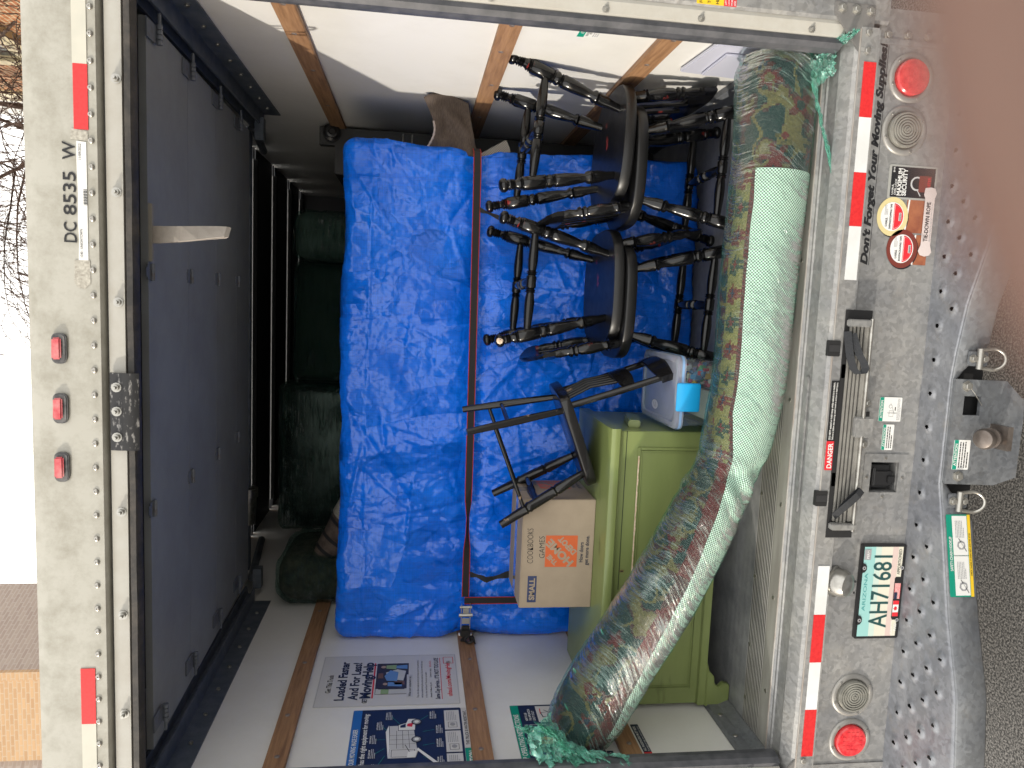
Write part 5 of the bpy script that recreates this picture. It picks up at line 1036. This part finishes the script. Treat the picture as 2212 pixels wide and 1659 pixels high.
s_ = Sheet((-.035, .60, 1.1588), (1, 0, 0), (0, 1, 0), [flat('bin_print', (.62, .63, .68)), GRY]); s_.circ(0, 0, .018, s_.mats[0], 1, ry=.035); s_.line(-.008, .0, .008, .02, .003, GRY, 2); s_.scribble(-.01, -.002, .02, .02, 3, GRY, 2, 2); part(s_, 'lid_print', s_.mats, SB)
rr = random.Random(5); cols = [(.5, .02, .02), (.55, .5, .45), (.05, .2, .4), (.05, .3, .1), (.6, .35, .05), (.5, .45, .5), (.12, .1, .2), (.55, .1, .15), (.42, .3, .2)]
cm = [flat('toy_%d' % i, c, .4) for i, c in enumerate(cols)]
tm = MB()
for i in range(150):
    x, y, z = rr.uniform(.055, .135), rr.uniform(.385, .70), rr.uniform(.93, 1.09); s0_ = rr.uniform(.006, .014)
    tm.box((-s0_, -s0_*.6, -s0_), (s0_, s0_*.6, s0_*.7), rr.randrange(9), Matrix.Translation((x, y, z)) @ Matrix.Rotation(rr.uniform(0, 3), 4, 'X') @ Matrix.Rotation(rr.uniform(0, 3), 4, 'Z'))
tg = tag(tm.build('loose_toys', cm, None), 'jumble of small coloured toys inside the clear bin, behind its right front corner', 'toys', kind='stuff')
zb = .872
for i in range(11):
    th_ = rr.uniform(.010, .02)
    if zb+th_ > 1.10: break
    o = MB().box((-.062, .385, zb), (.045+rr.uniform(-.01, .005), .66, zb+th_-.001), 0).build('book', [cm[(1, 5, 1, 7, 1, 8, 3, 1, 2, 8, 1)[i]]]); 
    tag(o, ('%s book in the stack inside the clear bin, %s' % (('cream', 'pale lilac', 'off white', 'red', 'ivory', 'tan', 'green', 'beige', 'blue', 'brown', 'white')[i], ('bottom of the stack', 'second from the bottom', 'third from the bottom', 'above the three palest', 'above the red one', 'above the ivory one', 'above the tan one', 'above the green one', 'near the top', 'next to the top one', 'topmost')[i])), 'book', 'books in the bin'); zb += th_
# bin lid leaning on the right wall
o = tag(loft([[(a, b, c) for a, b, c in sec] for sec in ([(1.150, .19, .872), (1.150, .50, .872), (1.166, .50, .872), (1.166, .19, .872)], [(1.152, .19, 1.17), (1.152, .47, 1.19), (1.166, .47, 1.19), (1.166, .19, 1.17)])]).box((1.140, .24, .88), (1.150, .45, 1.12)).build('plastic_lid', flat('frosted_lid', (.50, .51, .60), .3), bevel=.003), 'frosted clear plastic lid standing against the sunlit right wall', 'lid')

# ------------------------------------------------------------------ rolled rug in green stretch film
RC = [(1.125, .165, .985, .100), (1.06, .165, .980, .116), (.878, .165, .977, .117), (.66, .165, .982, .115), (.441, .165, .990, .114), (.141, .165, .994, .112), (-.013, .165, 1.011, .110), (-.137, .165, 1.033, .104), (-.215, .166, 1.062, .098), (-.294, .168, 1.093, .106), (-.469, .172, 1.166, .112), (-.644, .178, 1.250, .116), (-.804, .183, 1.340, .118), (-.940, .187, 1.415, .120), (-1.03, .19, 1.462, .116), (-1.10, .19, 1.50, .098), (-1.125, .19, 1.512, .07)]
def catmull(P, n):
    out = []
    for i in range(len(P)-1):
        p0, p1, p2, p3 = [np.array(P[max(0, min(len(P)-1, j))]) for j in (i-1, i, i+1, i+2)]
        for k in range(n):
            t = k/n; out.append(.5*((2*p1)+(-p0+p2)*t+(2*p0-5*p1+4*p2-p3)*t*t+(-p0+3*p1-3*p2+p3)*t**3))
    out.append(np.array(P[-1])); return out
path = catmull(RC, 40)
sl = [0]
for a, b in zip(path[:-1], path[1:]): sl.append(sl[-1]+np.linalg.norm(b[:3]-a[:3]))
TOT = sl[-1]
def at_s(s):
    i = int(np.searchsorted(sl, s)); i = max(1, min(len(path)-1, i)); t = (s-sl[i-1])/max(1e-9, sl[i]-sl[i-1]); p = path[i-1]*(1-t)+path[i]*t
    d = path[min(len(path)-1, i+1)][:3]-path[max(0, i-2)][:3]; d /= np.linalg.norm(d); return p, d
def rug_pt(s, ph, dr=0.):
    """ph 0 faces the camera side, 90 deg up"""
    p, d = at_s(s); up = np.array((0, 0, 1.))-d*d[2]; up /= np.linalg.norm(up); fr_ = np.array((0, -1., 0))-d*(-d[1]); fr_ -= up*np.dot(fr_, up); fr_ /= np.linalg.norm(fr_)
    r = p[3]+dr
    bend = math.exp(-((p[0]+.215)/.06)**2); r *= 1-.10*math.exp(-((p[0]+.19+.04*sin(ph*1.5))/.022)**2)+.075*bend*sin(ph*5+s*60)-.05*math.exp(-((p[0]+.27-.05*sin(ph*2))/.02)**2)+.012*nz(Vector((s*6, cos(ph)*1.5, sin(ph)*1.5)))+.05*math.exp(-((p[0]+.30)/.07)**2)*max(0, sin(ph*2+.5))
    q = p[:3]+r*(cos(ph)*fr_+sin(ph)*up); q[2] = max(q[2], .8625+max(0, dr)); return q
RG = thing('rolled_rug', (0, .165, .862), 'long floral rug rolled up in green stretch film, lying bent across the truck\'s sill', 'rug')
def padlim(x):   # upper angle of the pad edge
    xs = [-1.2, -1.05, -.9, -.7, -.5, -.3, -.15, 0, .8]; an = [-32, -26, -16, -6, 0, 9, 22, 40, 46]
    return radians(np.interp(x, xs, an))
C_T = (.018, .045, .048); C_G = (.19, .145, .055); C_R = (.17, .018, .022); C_C = (.25, .19, .11); C_B = (.09, .03, .035); C_N = (.03, .05, .10); C_L = (.24, .205, .08)
fl = []
rr = random.Random(21)
for i in range(150): fl.append((rr.uniform(0, TOT), rr.uniform(-2.4, 2.6), rr.uniform(.022, .050), rr.choice((C_R, C_R, C_C, C_G, C_R)), rr.choice((C_G, C_T, C_R, C_N)), rr.randint(4, 6), rr.uniform(0, 6)))
FLW = ["..T.T....", ".TTTTT...", "..TRT.TT.", "TTRRRTTT.", ".TTRTRT..", "..T.TTT..", "...TT.T.."]
def rug_col(s, ph, x):
    r = .113; t = ph*r
    pl = padlim(x)
    if x > -.17 and x < .76:
        lo = pl*r+.014; hi = lo+.058
        if t < lo: return C_B if int(s*200+t*140) % 3 else C_R
        if t < hi:
            k = ((s*1.0) % .088)/.088*11; j = (t-lo)/.058*9-1; i = int(k)-1
            if 0 <= i < 9 and 0 <= int(j) < 7:
                c = FLW[int(j)][i]
                if c == 'T': return (.03, .06, .05) if int(s/.088) % 2 else (.17, .03, .03)
                if c == 'R': return C_R if int(s/.088) % 2 else C_N
            return tuple(q*(.9+.25*((int(s*160)+int(t*160)) % 2)) for q in C_L)
    elif x <= -.17 and t < pl*r+.045: return C_R if nz(Vector((s*9, t*9, 0))) > -.25 else C_B
    fq = 15 if x > .7 else 11; n0 = nz(Vector((s*fq, t*fq, 3)))+.2*nz(Vector((s*30, t*30, 3))); c = C_T if n0 < .10 else (C_B if n0 < .22 else (C_G if n0 < .42 else C_C))
    n1 = abs(nz(Vector((s*11+2, t*11, 8))))
    if n1 < .055: c = C_G
    for fs_, fp, fr2, ca, cb, k, ph0 in fl:
        ds = s-fs_; dt = t-fp*r
        if abs(ds) < fr2 and abs(dt) < fr2:
            d = math.hypot(ds, dt); a = math.atan2(dt, ds)
            if d < fr2*(.72+.28*cos(k*a+ph0)): c = cb if d < fr2*.34 else (ca if d < fr2*.62 or n0 > 0 else tuple(q*.55 for q in ca))
    return c
ns, na = int(TOT/.0055), 124
vs = []; 
for i in range(ns+1):
    s_ = TOT*i/ns
    for j in range(na): vs.append(rug_pt(s_, 2*pi*j/na-pi))
fs = [(i*na+j, i*na+(j+1) % na, (i+1)*na+(j+1) % na, (i+1)*na+j) for i in range(ns) for j in range(na)]
m_ = MB(); m_.add(vs, fs); m_.f += [tuple(range(na)), tuple(range(ns*na, (ns+1)*na))[::-1]]; m_.m += [0, 0]
cp_ = part(m_, 'carpet', CARPET, RG, smooth=True)
ca = cp_.data.color_attributes.new('Col', 'FLOAT_COLOR', 'CORNER'); arr = []
xs_c = [at_s(TOT*(i+.5)/ns)[0][0] for i in range(ns)]
for i in range(ns):
    for j in range(na):
        c = rug_col(TOT*(i+.5)/ns, 2*pi*(j+.5)/na-pi, xs_c[i]); k = rr.uniform(.75, 1.25)*(.72 if xs_c[i] > .76 or xs_c[i] < -.2 else .9); arr += [c[0]*k*.78, c[1]*k*.72, c[2]*k*.72, 1]*4
arr += [.12, .08, .04, 1]*(2*na)
ca.data.foreach_set('color', arr)
# mesh pad on the outside of the lower half
n1, n2 = 260, 40; vs = []; uv = []
s0_ = .36
for i in range(n1+1):
    s_ = s0_+(TOT-.09-s0_)*i/n1; x = at_s(s_)[0][0]; hi = padlim(x)+.02*nz(Vector((s_*12, 0, 4)))
    for j in range(n2+1): ph = radians(-150)+(hi+radians(150))*j/n2; vs.append(rug_pt(s_, ph, .0035)); uv.append((s_, ph*.115))
m_ = MB(); m_.add(vs, [(i*(n2+1)+j, (i+1)*(n2+1)+j, (i+1)*(n2+1)+j+1, i*(n2+1)+j+1) for i in range(n1) for j in range(n2)])
part(m_, 'rug_pad', PAD, RG, smooth=True, uv=uv)
# film
ns2, na2 = 420, 130; vs = []; uv = []
for i in range(ns2+1):
    s_ = TOT*i/ns2
    for j in range(na2+1):
        ph = 2*pi*j/na2-pi; jj = ph if j < na2 else -pi
        w1 = Vector((s_*34+ph*1.6, cos(ph)*1.3, sin(ph)*1.3)); w2 = Vector((s_*75-ph*2.2, cos(ph)*1.6, sin(ph)*1.6+9))
        e = math.exp(-(s_/.10)**2)+math.exp(-((TOT-s_)/.16)**2)
        pa = .35+1.3*max(0, nz(Vector((s_*5+4, cos(ph)*1.5, sin(ph)*1.5)))+.25); d = .005+pa*(.0022*(1-2*abs(nz(w1)))+.0011*(1-2*abs(nz(w2))))+.0015*nz(Vector((s_*9, cos(ph)*3, sin(ph)*3)))+e*(.010*abs(nz(Vector((s_*14, cos(ph)*3, sin(ph)*3))))+.006*abs(nz(Vector((s_*30, cos(ph)*7, sin(ph)*7)))))
        vs.append(rug_pt(s_, jj, d)); uv.append((s_*1.+.35*ph*.115+.02*sin(ph*3), ph*.115))
m_ = MB(); m_.add(vs, [(i*(na2+1)+j, (i+1)*(na2+1)+j, (i+1)*(na2+1)+j+1, i*(na2+1)+j+1) for i in range(ns2) for j in range(na2)])
part(m_, 'stretch_film', WRAP, RG, smooth=True, uv=uv)
def crumple(o, ex, ey, w_, h_, amp, seed, taper=.4, n=46, material=WRAPD, name='loose_film', parent=RG, curl=.0):
    o, ex, ey = Vector(o), Vector(ex), Vector(ey); nn = ex.cross(ey).normalized(); vs = []; sd_ = Vector((seed*3.1, seed, -seed))
    for i in range(n+1):
        for j in range(n+1):
            u, v = i/n, j/n; k = 1-taper*v; q = Vector((u*4, v*5, 0))+sd_
            rag = 1+.18*nz(Vector((u*7, seed, 0)))+.10*nz(Vector((u*22, seed, 4)))
            p = o+ex*((u-.5)*w_*k)+ey*(v*h_*rag)+nn*(amp*(abs(nz(q))*2+abs(nz(q*2.3))*1.1+.5*nz(q*5))+curl*v*v)+ex*(amp*.8*nz(q*1.7+Vector((3, 3, 3))))+ey*(amp*.7*nz(q*1.9+Vector((1, 8, 3))))
            vs.append(p)
    m_ = MB(); m_.add(vs, [(i*(n+1)+j, (i+1)*(n+1)+j, (i+1)*(n+1)+j+1, i*(n+1)+j+1) for i in range(n) for j in range(n)]); return part(m_, name, material, parent, smooth=True)
crumple((-1.02, .06, 1.585), (.8, .1, .5), (-.55, -.2, .8), .17, .11, .024, 2, .35)
crumple((-1.075, .045, 1.50), (.35, .0, .85), (-.8, -.1, -.1), .26, .07, .03, 4, .2)
crumple((-1.06, .10, 1.585), (.5, .2, .8), (.25, -.2, .95), .07, .13, .018, 7, .5)
crumple((-1.10, .06, 1.43), (.0, .3, 1), (-.5, -.3, -.5), .15, .07, .02, 12, .3)
crumple((-1.03, .05, 1.60), (.6, -.1, .5), (.5, -.2, .7), .10, .10, .02, 31, .5)
crumple((1.08, .060, .93), (1, 0, .1), (.1, -.55, -.8), .16, .07, .014, 9, .5)
crumple((1.02, .045, .93), (.8, -.2, .1), (-1, -.10, -.28), .03, .30, .012, 14, .7)
crumple((1.10, .05, .90), (.6, 0, .8), (.3, -.9, -.35), .03, .12, .012, 16, .6)
# tears in the film where the rug shows
for x, ph in ((-.80, 78), (-.94, 82), (-1.03, 62)):
    s_ = TOT-(x+1.125)*1.14; q = Vector(rug_pt(s_, radians(ph), .012)); crumple(q, (.6, 0, .3), (-.5, -.2, -.4), .022, .05, .006, x*10, .6, n=14, name='film_tear')
s_ = None
# frayed string bundle hanging behind the left end
o = MB()
for i in range(26):
    a = rr.uniform(-.02, .02); o.tube([(-1.135+a*.3, .20+a, 1.625+a*.4), (-1.12+a*.4, .17+a*.7, 1.59), (-1.10+rr.uniform(-.01, .01), .14, 1.545)], .0012, 5, m=i % 2)
part(o, 'rug_fringe', [flat('fringe_red', (.25, .06, .03), .9), flat('fringe_tan', (.35, .24, .12), .9)], RG)

# ------------------------------------------------------------------ things between tarp, walls and the dark front of the box
def wrapped(name, label, cat, c0, c1, r, core, film_amp=.006, tilt=0., group=None):
    c0, c1 = Vector(c0), Vector(c1); t = thing(name, ((c0.x+c1.x)/2, (c0.y+c1.y)/2, c0.z), label, cat, group)
    weld(part(rbox(MB(), c0, c1, r, .05), 'covered_body', core, t))
    f = lambda p, n: p+n*(.004+film_amp*(1-2*abs(nz(Vector((p.x*9, p.y*9, p.z*26)))))+film_amp*.6*abs(nz(p*31)))
    k = Vector((.004,)*3); weld(part(rbox(MB(), c0-k, c1+k, r, .022, f), 'stretch_film', WRAPB, t)); return t
KB = flat('dark_upholstery', (.012, .018, .014), .8); KG = flat('black_glass', (.008, .009, .010), .25); KR = mat('brown_rug_core', (.05, .035, .03), .9, base2=(.12, .09, .07), nscale=24)
wrapped('wrapped_bundle', 'rounded green-wrapped bundle above the tarp, beside the right wall rail', 'bundle', (.515, 1.95, .866), (.765, 2.45, 2.725), .06, flat('grey_green_cloth', (.10, .12, .11), .8))
wrapped('wrapped_sofa', 'plain dark green wrapped sofa end rising behind the middle of the blue tarp', 'sofa', (-.145, 2.06, .866), (.498, 2.75, 2.735), .035, KB, .003)
wrapped('wrapped_television', 'big black glossy panel in crinkled film standing behind the left half of the tarp', 'television', (-.955, 1.96, .866), (-.165, 2.20, 2.79), .03, KG, .005)
wrapped('wrapped_bundle', 'film-wrapped dark bundle poking out above the tarp against the left wall', 'bundle', (-1.145, 1.36, .866), (-.92, 1.85, 2.70), .085, KR, .010)
o = MB(); A = np.array((-1.005, 1.45, 2.545)); B = np.array((-.62, 1.46, 2.26)); o.tube([tuple(A+(B-A)*t) for t in (0, .03, .25, .5, .75, 1)], [.02, .035, .062, .085, .11, .12], 26)
rl = thing('small_rolled_rug', tuple((A+B)/2), 'brown patterned rug rolled up with black bands, wedged above the tarp at left', 'rug')
part(o, 'rug_body', KR, rl, smooth=True, auto=60)
for t, r in ((.10, .047), (.24, .064), (.38, .077), (.55, .092)):
    p = A+(B-A)*t; q = A+(B-A)*(t+.035); part(MB().tube([tuple(p), tuple(q)], [r, r+.003], 26), 'band', flat('band_black', (.01, .01, .012), .7), rl, smooth=True, auto=50)
pts = [tuple(A+(B-A)*t) for t in (.62, .8, .98)]; uvs = []
part(MB().tube(pts, [.101, .114, .122], 40, cap=False), 'pad_layer', PADC, rl, smooth=True, uv=[(i*.06, k/40*.7) for i in range(3) for k in range(40)])
# dark chest with bun foot at the right wall
dk = thing('dark_chest', (1.04, 1.95, .862), 'dark chest wedged between the blue tarp and right wall, round bun foot up top', 'chest')
part(MB().box((.93, 1.74, .862), (1.155, 2.2, 2.50)), 'case', flat('dark_wood', (.012, .011, .011), .4), dk, bevel=.006)
part(MB().lathe((1.125, 1.735, 2.515), (1.125, 1.67, 2.505), [(0, .03), (.01, .042), (.028, .042), (.034, .03), (.042, .028), (.044, .018), (.05, .014)], 22).box((1.07, 1.75, 2.50), (1.155, 1.80, 2.575)), 'bun_foot', flat('foot_black', (.012, .012, .013), .3), dk, smooth=True, auto=40)
for z in (2.165, 2.120): part(MB().tube([(1.06, 1.732, z), (1.145, 1.732, z)], .005, 8), 'steel_bar', STEEL, dk, smooth=True)
# folded runner
n = 40; vs = []; pal = []
for i in range(n+1):
    for j in range(n+1):
        u, v = i/n, j/n; x = .93+.215*u+.03*sin(v*pi)*u; z = 1.835+.235*v-.055*u*v*0+.05*u*(1-v)-.03*sin(u*pi)*v*1.6+.012*nz(Vector((v*3, u*2, 1))); y = 1.065+.05*sin(u*2.6+v*1.2)-.03*v*(1-u)+.03*nz(Vector((u*3, v*3, 6)))
        vs.append((x, y, z))
m_ = MB(); m_.add(vs, [(i*(n+1)+j, (i+1)*(n+1)+j, (i+1)*(n+1)+j+1, i*(n+1)+j+1) for i in range(n) for j in range(n)])
fr_ = thing('folded_runner', (1.03, 1.06, 1.86), 'folded brown flatweave rug with pale stitched edge, tucked between blue tarp and right wall', 'rug')
o = part(m_, 'rug_sheet', mat('brown_flatweave', (.075, .055, .046), .9, base2=(.13, .10, .08), nscale=60, stretch=(1, 1, 6), bump=.6, bscale=180), fr_, smooth=True); o.modifiers.new('s', 'SOLIDIFY').thickness = .009
eb_ = [Vector(vs[i*(n+1)+n]) for i in range(n+1)]; eb2 = [Vector(vs[j]) for j in range(n//3, n+1)]
part(MB().tube(eb_[:n*2//3], [.0045+.0012*sin(i*2.1) for i in range(len(eb_[:n*2//3]))], 7).tube(eb2, [.0045+.0012*sin(i*2.1) for i in range(len(eb2))], 7), 'stitched_edge', flat('pale_yarn', (.45, .38, .35), .9), fr_, smooth=True)
vs = [(.90, 1.10, 1.825), (.955, 1.11, 1.82), (.985, 1.11, 1.775), (1.02, 1.12, 1.715), (.985, 1.11, 1.70), (.93, 1.10, 1.69), (.90, 1.10, 1.70)]
m_ = MB(); m_.add(vs+[(a, b+.004, c) for a, b, c in vs], [tuple(range(7)), tuple(range(7, 14))[::-1]]+[(i, (i+1) % 7, 7+(i+1) % 7, 7+i) for i in range(7)])
o = m_.build('rug_pad_scrap', PADC, None, uv=[(a, c) for a, b, c in vs+vs]); tag(o, 'grey mesh rug pad corner sticking up beside the strap, right of the blue tarp', 'rug pad')
# things behind the chairs at the right: low dark crate
# ================================================================== STREET BEHIND
def brick(name, c1, c2, mortar, axes, bw=.24, rh=.085):
    m = mat(name, c1, .85); t = m.node_tree; L = t.links.new; tc = N(t, 'ShaderNodeTexCoord'); sp_ = N(t, 'ShaderNodeSeparateXYZ'); cb = N(t, 'ShaderNodeCombineXYZ'); L(tc.outputs['Object'], sp_.inputs[0])
    L(sp_.outputs[axes[0]], cb.inputs[0]); L(sp_.outputs[axes[1]], cb.inputs[1])
    b = N(t, 'ShaderNodeTexBrick', i_Scale=1.); b.inputs['Brick Width'].default_value = bw; b.inputs['Row Height'].default_value = rh; b.inputs['Mortar Size'].default_value = .012
    b.inputs['Color1'].default_value = c4(c1); b.inputs['Color2'].default_value = c4(c2); b.inputs['Mortar'].default_value = c4(mortar); L(cb.outputs[0], b.inputs['Vector']); L(b.outputs[0], t.nodes['Principled BSDF'].inputs['Base Color'])
    bp = N(t, 'ShaderNodeBump', i_Strength=.6, i_Distance=.02); L(b.outputs[1], bp.inputs['Height']); bp.invert = True; L(bp.outputs[0], t.nodes['Principled BSDF'].inputs['Normal']); return m
BR = brick('orange_brick', (.42, .17, .07), (.30, .11, .05), (.50, .40, .26), ('Y', 'Z'))
CREAM = wear_white('cream_trim', (.62, .53, .33), (.4, .33, .2), .3)
H1 = thing('brick_house', (7, 9.5, 0), 'orange brick house with cream window trim beyond the bare branches', 'house')
part(MB().box((4.0, 5.0, 0), (12, 14.1, 14)), 'wall', BR, H1)
part(MB().box((3.93, 13.75, 0), (4.0, 14.35, 14)), 'corner_board', CREAM, H1)
wf = part(MB().box((3.88, 9.3, 7.05), (3.999, 12.2, 7.35)).box((3.90, 9.5, 5.3), (3.999, 9.75, 7.05)).box((3.90, 11.75, 5.3), (3.999, 12.0, 7.05)).box((3.86, 9.3, 5.1), (3.999, 12.2, 5.3)).box((3.90, 10.70, 5.3), (3.97, 10.82, 7.05)), 'window', CREAM, H1)
MB().box((3.985, 9.75, 5.3), (3.998, 11.75, 7.05)).build('pane', flat('window_glass', (.05, .06, .07), .1), wf)
wf = part(MB().box((3.88, 8.9, 8.1), (3.999, 11.8, 8.42)).box((3.90, 9.1, 8.42), (3.999, 9.35, 10.2)).box((3.90, 11.35, 8.42), (3.999, 11.6, 10.2)).box((3.90, 10.2, 8.42), (3.97, 10.32, 10.2)), 'window', CREAM, H1)
MB().box((3.985, 9.35, 8.42), (3.998, 11.35, 10.2)).build('pane', flat('window_glass', (.05, .06, .07), .1), wf)
H2 = thing('pale_house', (9, 20, 0), 'pale rendered house just past the orange brick house', 'house')
part(MB().box((4.25, 14.36, 0), (14, 17.3, 13.5)), 'wall', wear_white('pale_render', (.52, .50, .46), (.4, .36, .3), .25), H2)
part(MB().prism([(14.3, 13.5), (15.8, 15), (17.4, 13.5)], 0, 4.1, 14.2), 'roof', flat('pale_roof', (.25, .23, .22), .8), H2)
BT = brick('sunlit_brick', (.52, .34, .19), (.42, .26, .14), (.5, .38, .26), ('X', 'Z')); BG = brick('shaded_brick', (.42, .35, .30), (.36, .29, .25), (.46, .40, .36), ('Y', 'Z'))  # one brick in two tones: sun and shade painted into the colours
H3 = thing('brick_apartment_block', (-9, 16, 0), 'large brick block rising above the truck at the left, sunlit face tinted tan, shaded faces taupe', 'building')
# corner at x=-7.93,y=14; the shaded face, coloured taupe, runs back right; the sunlit street face is coloured tan
def quadwall(p, q, z1, name, m_, th=.3):
    p, q = Vector((p[0], p[1], 0)), Vector((q[0], q[1], 0)); d = (q-p).normalized(); n_ = Vector((d.y, -d.x, 0))
    mm = MB(); a = [p, q, q-n_*th, p-n_*th]; mm.add([tuple(v) for v in a]+[(v.x, v.y, z1) for v in a], [(0, 1, 5, 4), (1, 2, 6, 5), (2, 3, 7, 6), (3, 0, 4, 7), (4, 5, 6, 7)]); return part(mm, name, m_, H3)
quadwall((-7.93, 14.0), (-6.86, 16.3), 20, 'side_wall', BG); quadwall((-9.95, 14.02), (-7.931, 14.0), 20, 'front_wall', BT); quadwall((-13.5, 12.9), (-9.97, 14.3), 20, 'wing_wall', BG)
part(MB().box((-8.08, 13.94, 0), (-7.90, 14.06, 20)), 'corner_quoins', BT, H3)
for i, t in enumerate((.30, .62)):
    x, y = -7.93+1.07*t, 14+2.3*t; 
# bare trees
BARK = mat('dark_bark', (.035, .022, .017), .9, base2=(.09, .055, .04), nscale=30)
def tree(loc, seed, h, lean, label, buds=True):
    rr = random.Random(seed); t = thing('bare_tree', loc, label, 'tree', 'bare trees behind the truck'); tk = MB(); cr = MB(); loc = Vector(loc)
    def grow(mb, p, d, L_, r, lev):
        n = 7; pts = [p]; rs = [r]; q = Vector(p); dd = Vector(d)
        for i in range(n):
            dd = (dd+Vector((rr.gauss(0, .10), rr.gauss(0, .10), rr.gauss(0, .07)-(.055*lev if lev > 1 else -.02)))).normalized(); q = q+dd*L_/n; pts.append(q.copy()); rs.append(r*(1-.72*(i+1)/n))
            if lev < 4 and i >= (3 if lev == 0 else 1):
                for _ in range((2, 2, 1, 1)[lev] if buds else (2, 2, 1, 1)[lev]):
                    a = Vector((rr.gauss(0, 1), rr.gauss(0, 1), rr.gauss(0, .7))).normalized(); nd = (dd*.75+a*.75).normalized(); grow(cr, q, nd, L_*rr.uniform(.42, .66), rs[-1]*.62, lev+1)
        mb.tube(pts, [max(q, .0055) for q in rs], 7 if lev < 2 else 4, cap=False)
        if lev >= 3 and buds:
            for k in (2, 4, 6): cr.tube([pts[k], pts[k]+Vector((rr.uniform(-.02, .02), rr.uniform(-.02, .02), .035))], [.006, .009], 4, cap=False)
    grow(tk, loc, Vector(lean).normalized(), h, h*.018, 0)
    part(tk, 'trunk', BARK, t, smooth=True); part(cr, 'crown', BARK, t); return t
tree((3.1, 8.2, 0), 3, 7.6, (-.05, .02, 1), 'bare tree nearest the truck with long drooping budded twigs')
tree((1.9, 10.0, 0), 8, 9.5, (.02, 0, 1), 'bare tree farther back against the white sky', False)
# ================================================================== HAND HOLDING THE PHONE (finger strays over the lens)
def cp3(r, w_, d): return Vector(CAM.matrix_world.translation)+CR*r-CU*w_+CF*d
ph = MB(); cs = [cp3(a, b, c) for c in (-.013, -.005) for a, b in rrect(-.056, -.013, .016, .134, .010)]; n = len(cs)//2
ph.add(cs, [tuple(range(n)), tuple(range(n, 2*n))[::-1]]+[(i, (i+1) % n, n+(i+1) % n, n+i) for i in range(n)])
tag(ph.build('phone', BLK), 'black phone taking the picture, held just behind the straying finger', 'phone')
HV = [(.085, .165, -.035, .026), (.080, .125, -.025, .024), (.066, .088, -.012, .021), (.066, .052, .000, .0125), (.048, .030, .014, .0098), (.0285, .0215, .0245, .0092), (.0135, .0232, .0275, .0088), (.0035, .0262, .0272, .0078), (-.001, .0275, .0268, .0052),
      (.068, .070, .002, .012), (.050, .062, .014, .0098), (.030, .056, .012, .009), (.012, .054, .004, .0075),
      (.070, .086, .002, .0115), (.050, .082, .014, .0095), (.030, .077, .012, .0085), (.014, .075, .004, .0072),
      (.071, .102, .000, .0105), (.054, .100, .012, .0085), (.038, .097, .010, .0075), (.024, .095, .004, .0065),
      (.050, .110, -.028, .015), (.025, .090, -.027, .011), (.002, .072, -.023, .010), (-.014, .062, -.020, .008)]
HE = [(0, 1), (1, 2), (2, 3), (3, 4), (4, 5), (5, 6), (6, 7), (7, 8), (2, 9), (9, 10), (10, 11), (11, 12), (2, 13), (13, 14), (14, 15), (15, 16), (2, 17), (17, 18), (18, 19), (19, 20), (1, 21), (21, 22), (22, 23), (23, 24)]
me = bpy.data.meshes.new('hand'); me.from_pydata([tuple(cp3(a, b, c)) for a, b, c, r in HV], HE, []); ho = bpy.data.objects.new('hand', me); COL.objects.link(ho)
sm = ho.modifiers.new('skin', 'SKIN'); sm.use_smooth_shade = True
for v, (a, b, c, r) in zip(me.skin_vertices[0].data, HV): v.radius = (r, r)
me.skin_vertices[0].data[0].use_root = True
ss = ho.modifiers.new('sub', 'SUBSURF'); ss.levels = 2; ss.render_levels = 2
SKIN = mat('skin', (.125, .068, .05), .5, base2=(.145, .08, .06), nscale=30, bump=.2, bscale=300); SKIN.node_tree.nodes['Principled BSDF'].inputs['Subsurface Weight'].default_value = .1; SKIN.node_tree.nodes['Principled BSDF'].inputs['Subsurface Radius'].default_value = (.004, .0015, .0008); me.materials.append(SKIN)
tag(ho, 'blurred fingertip of the hand holding the camera, straying in front of the lens', 'hand')
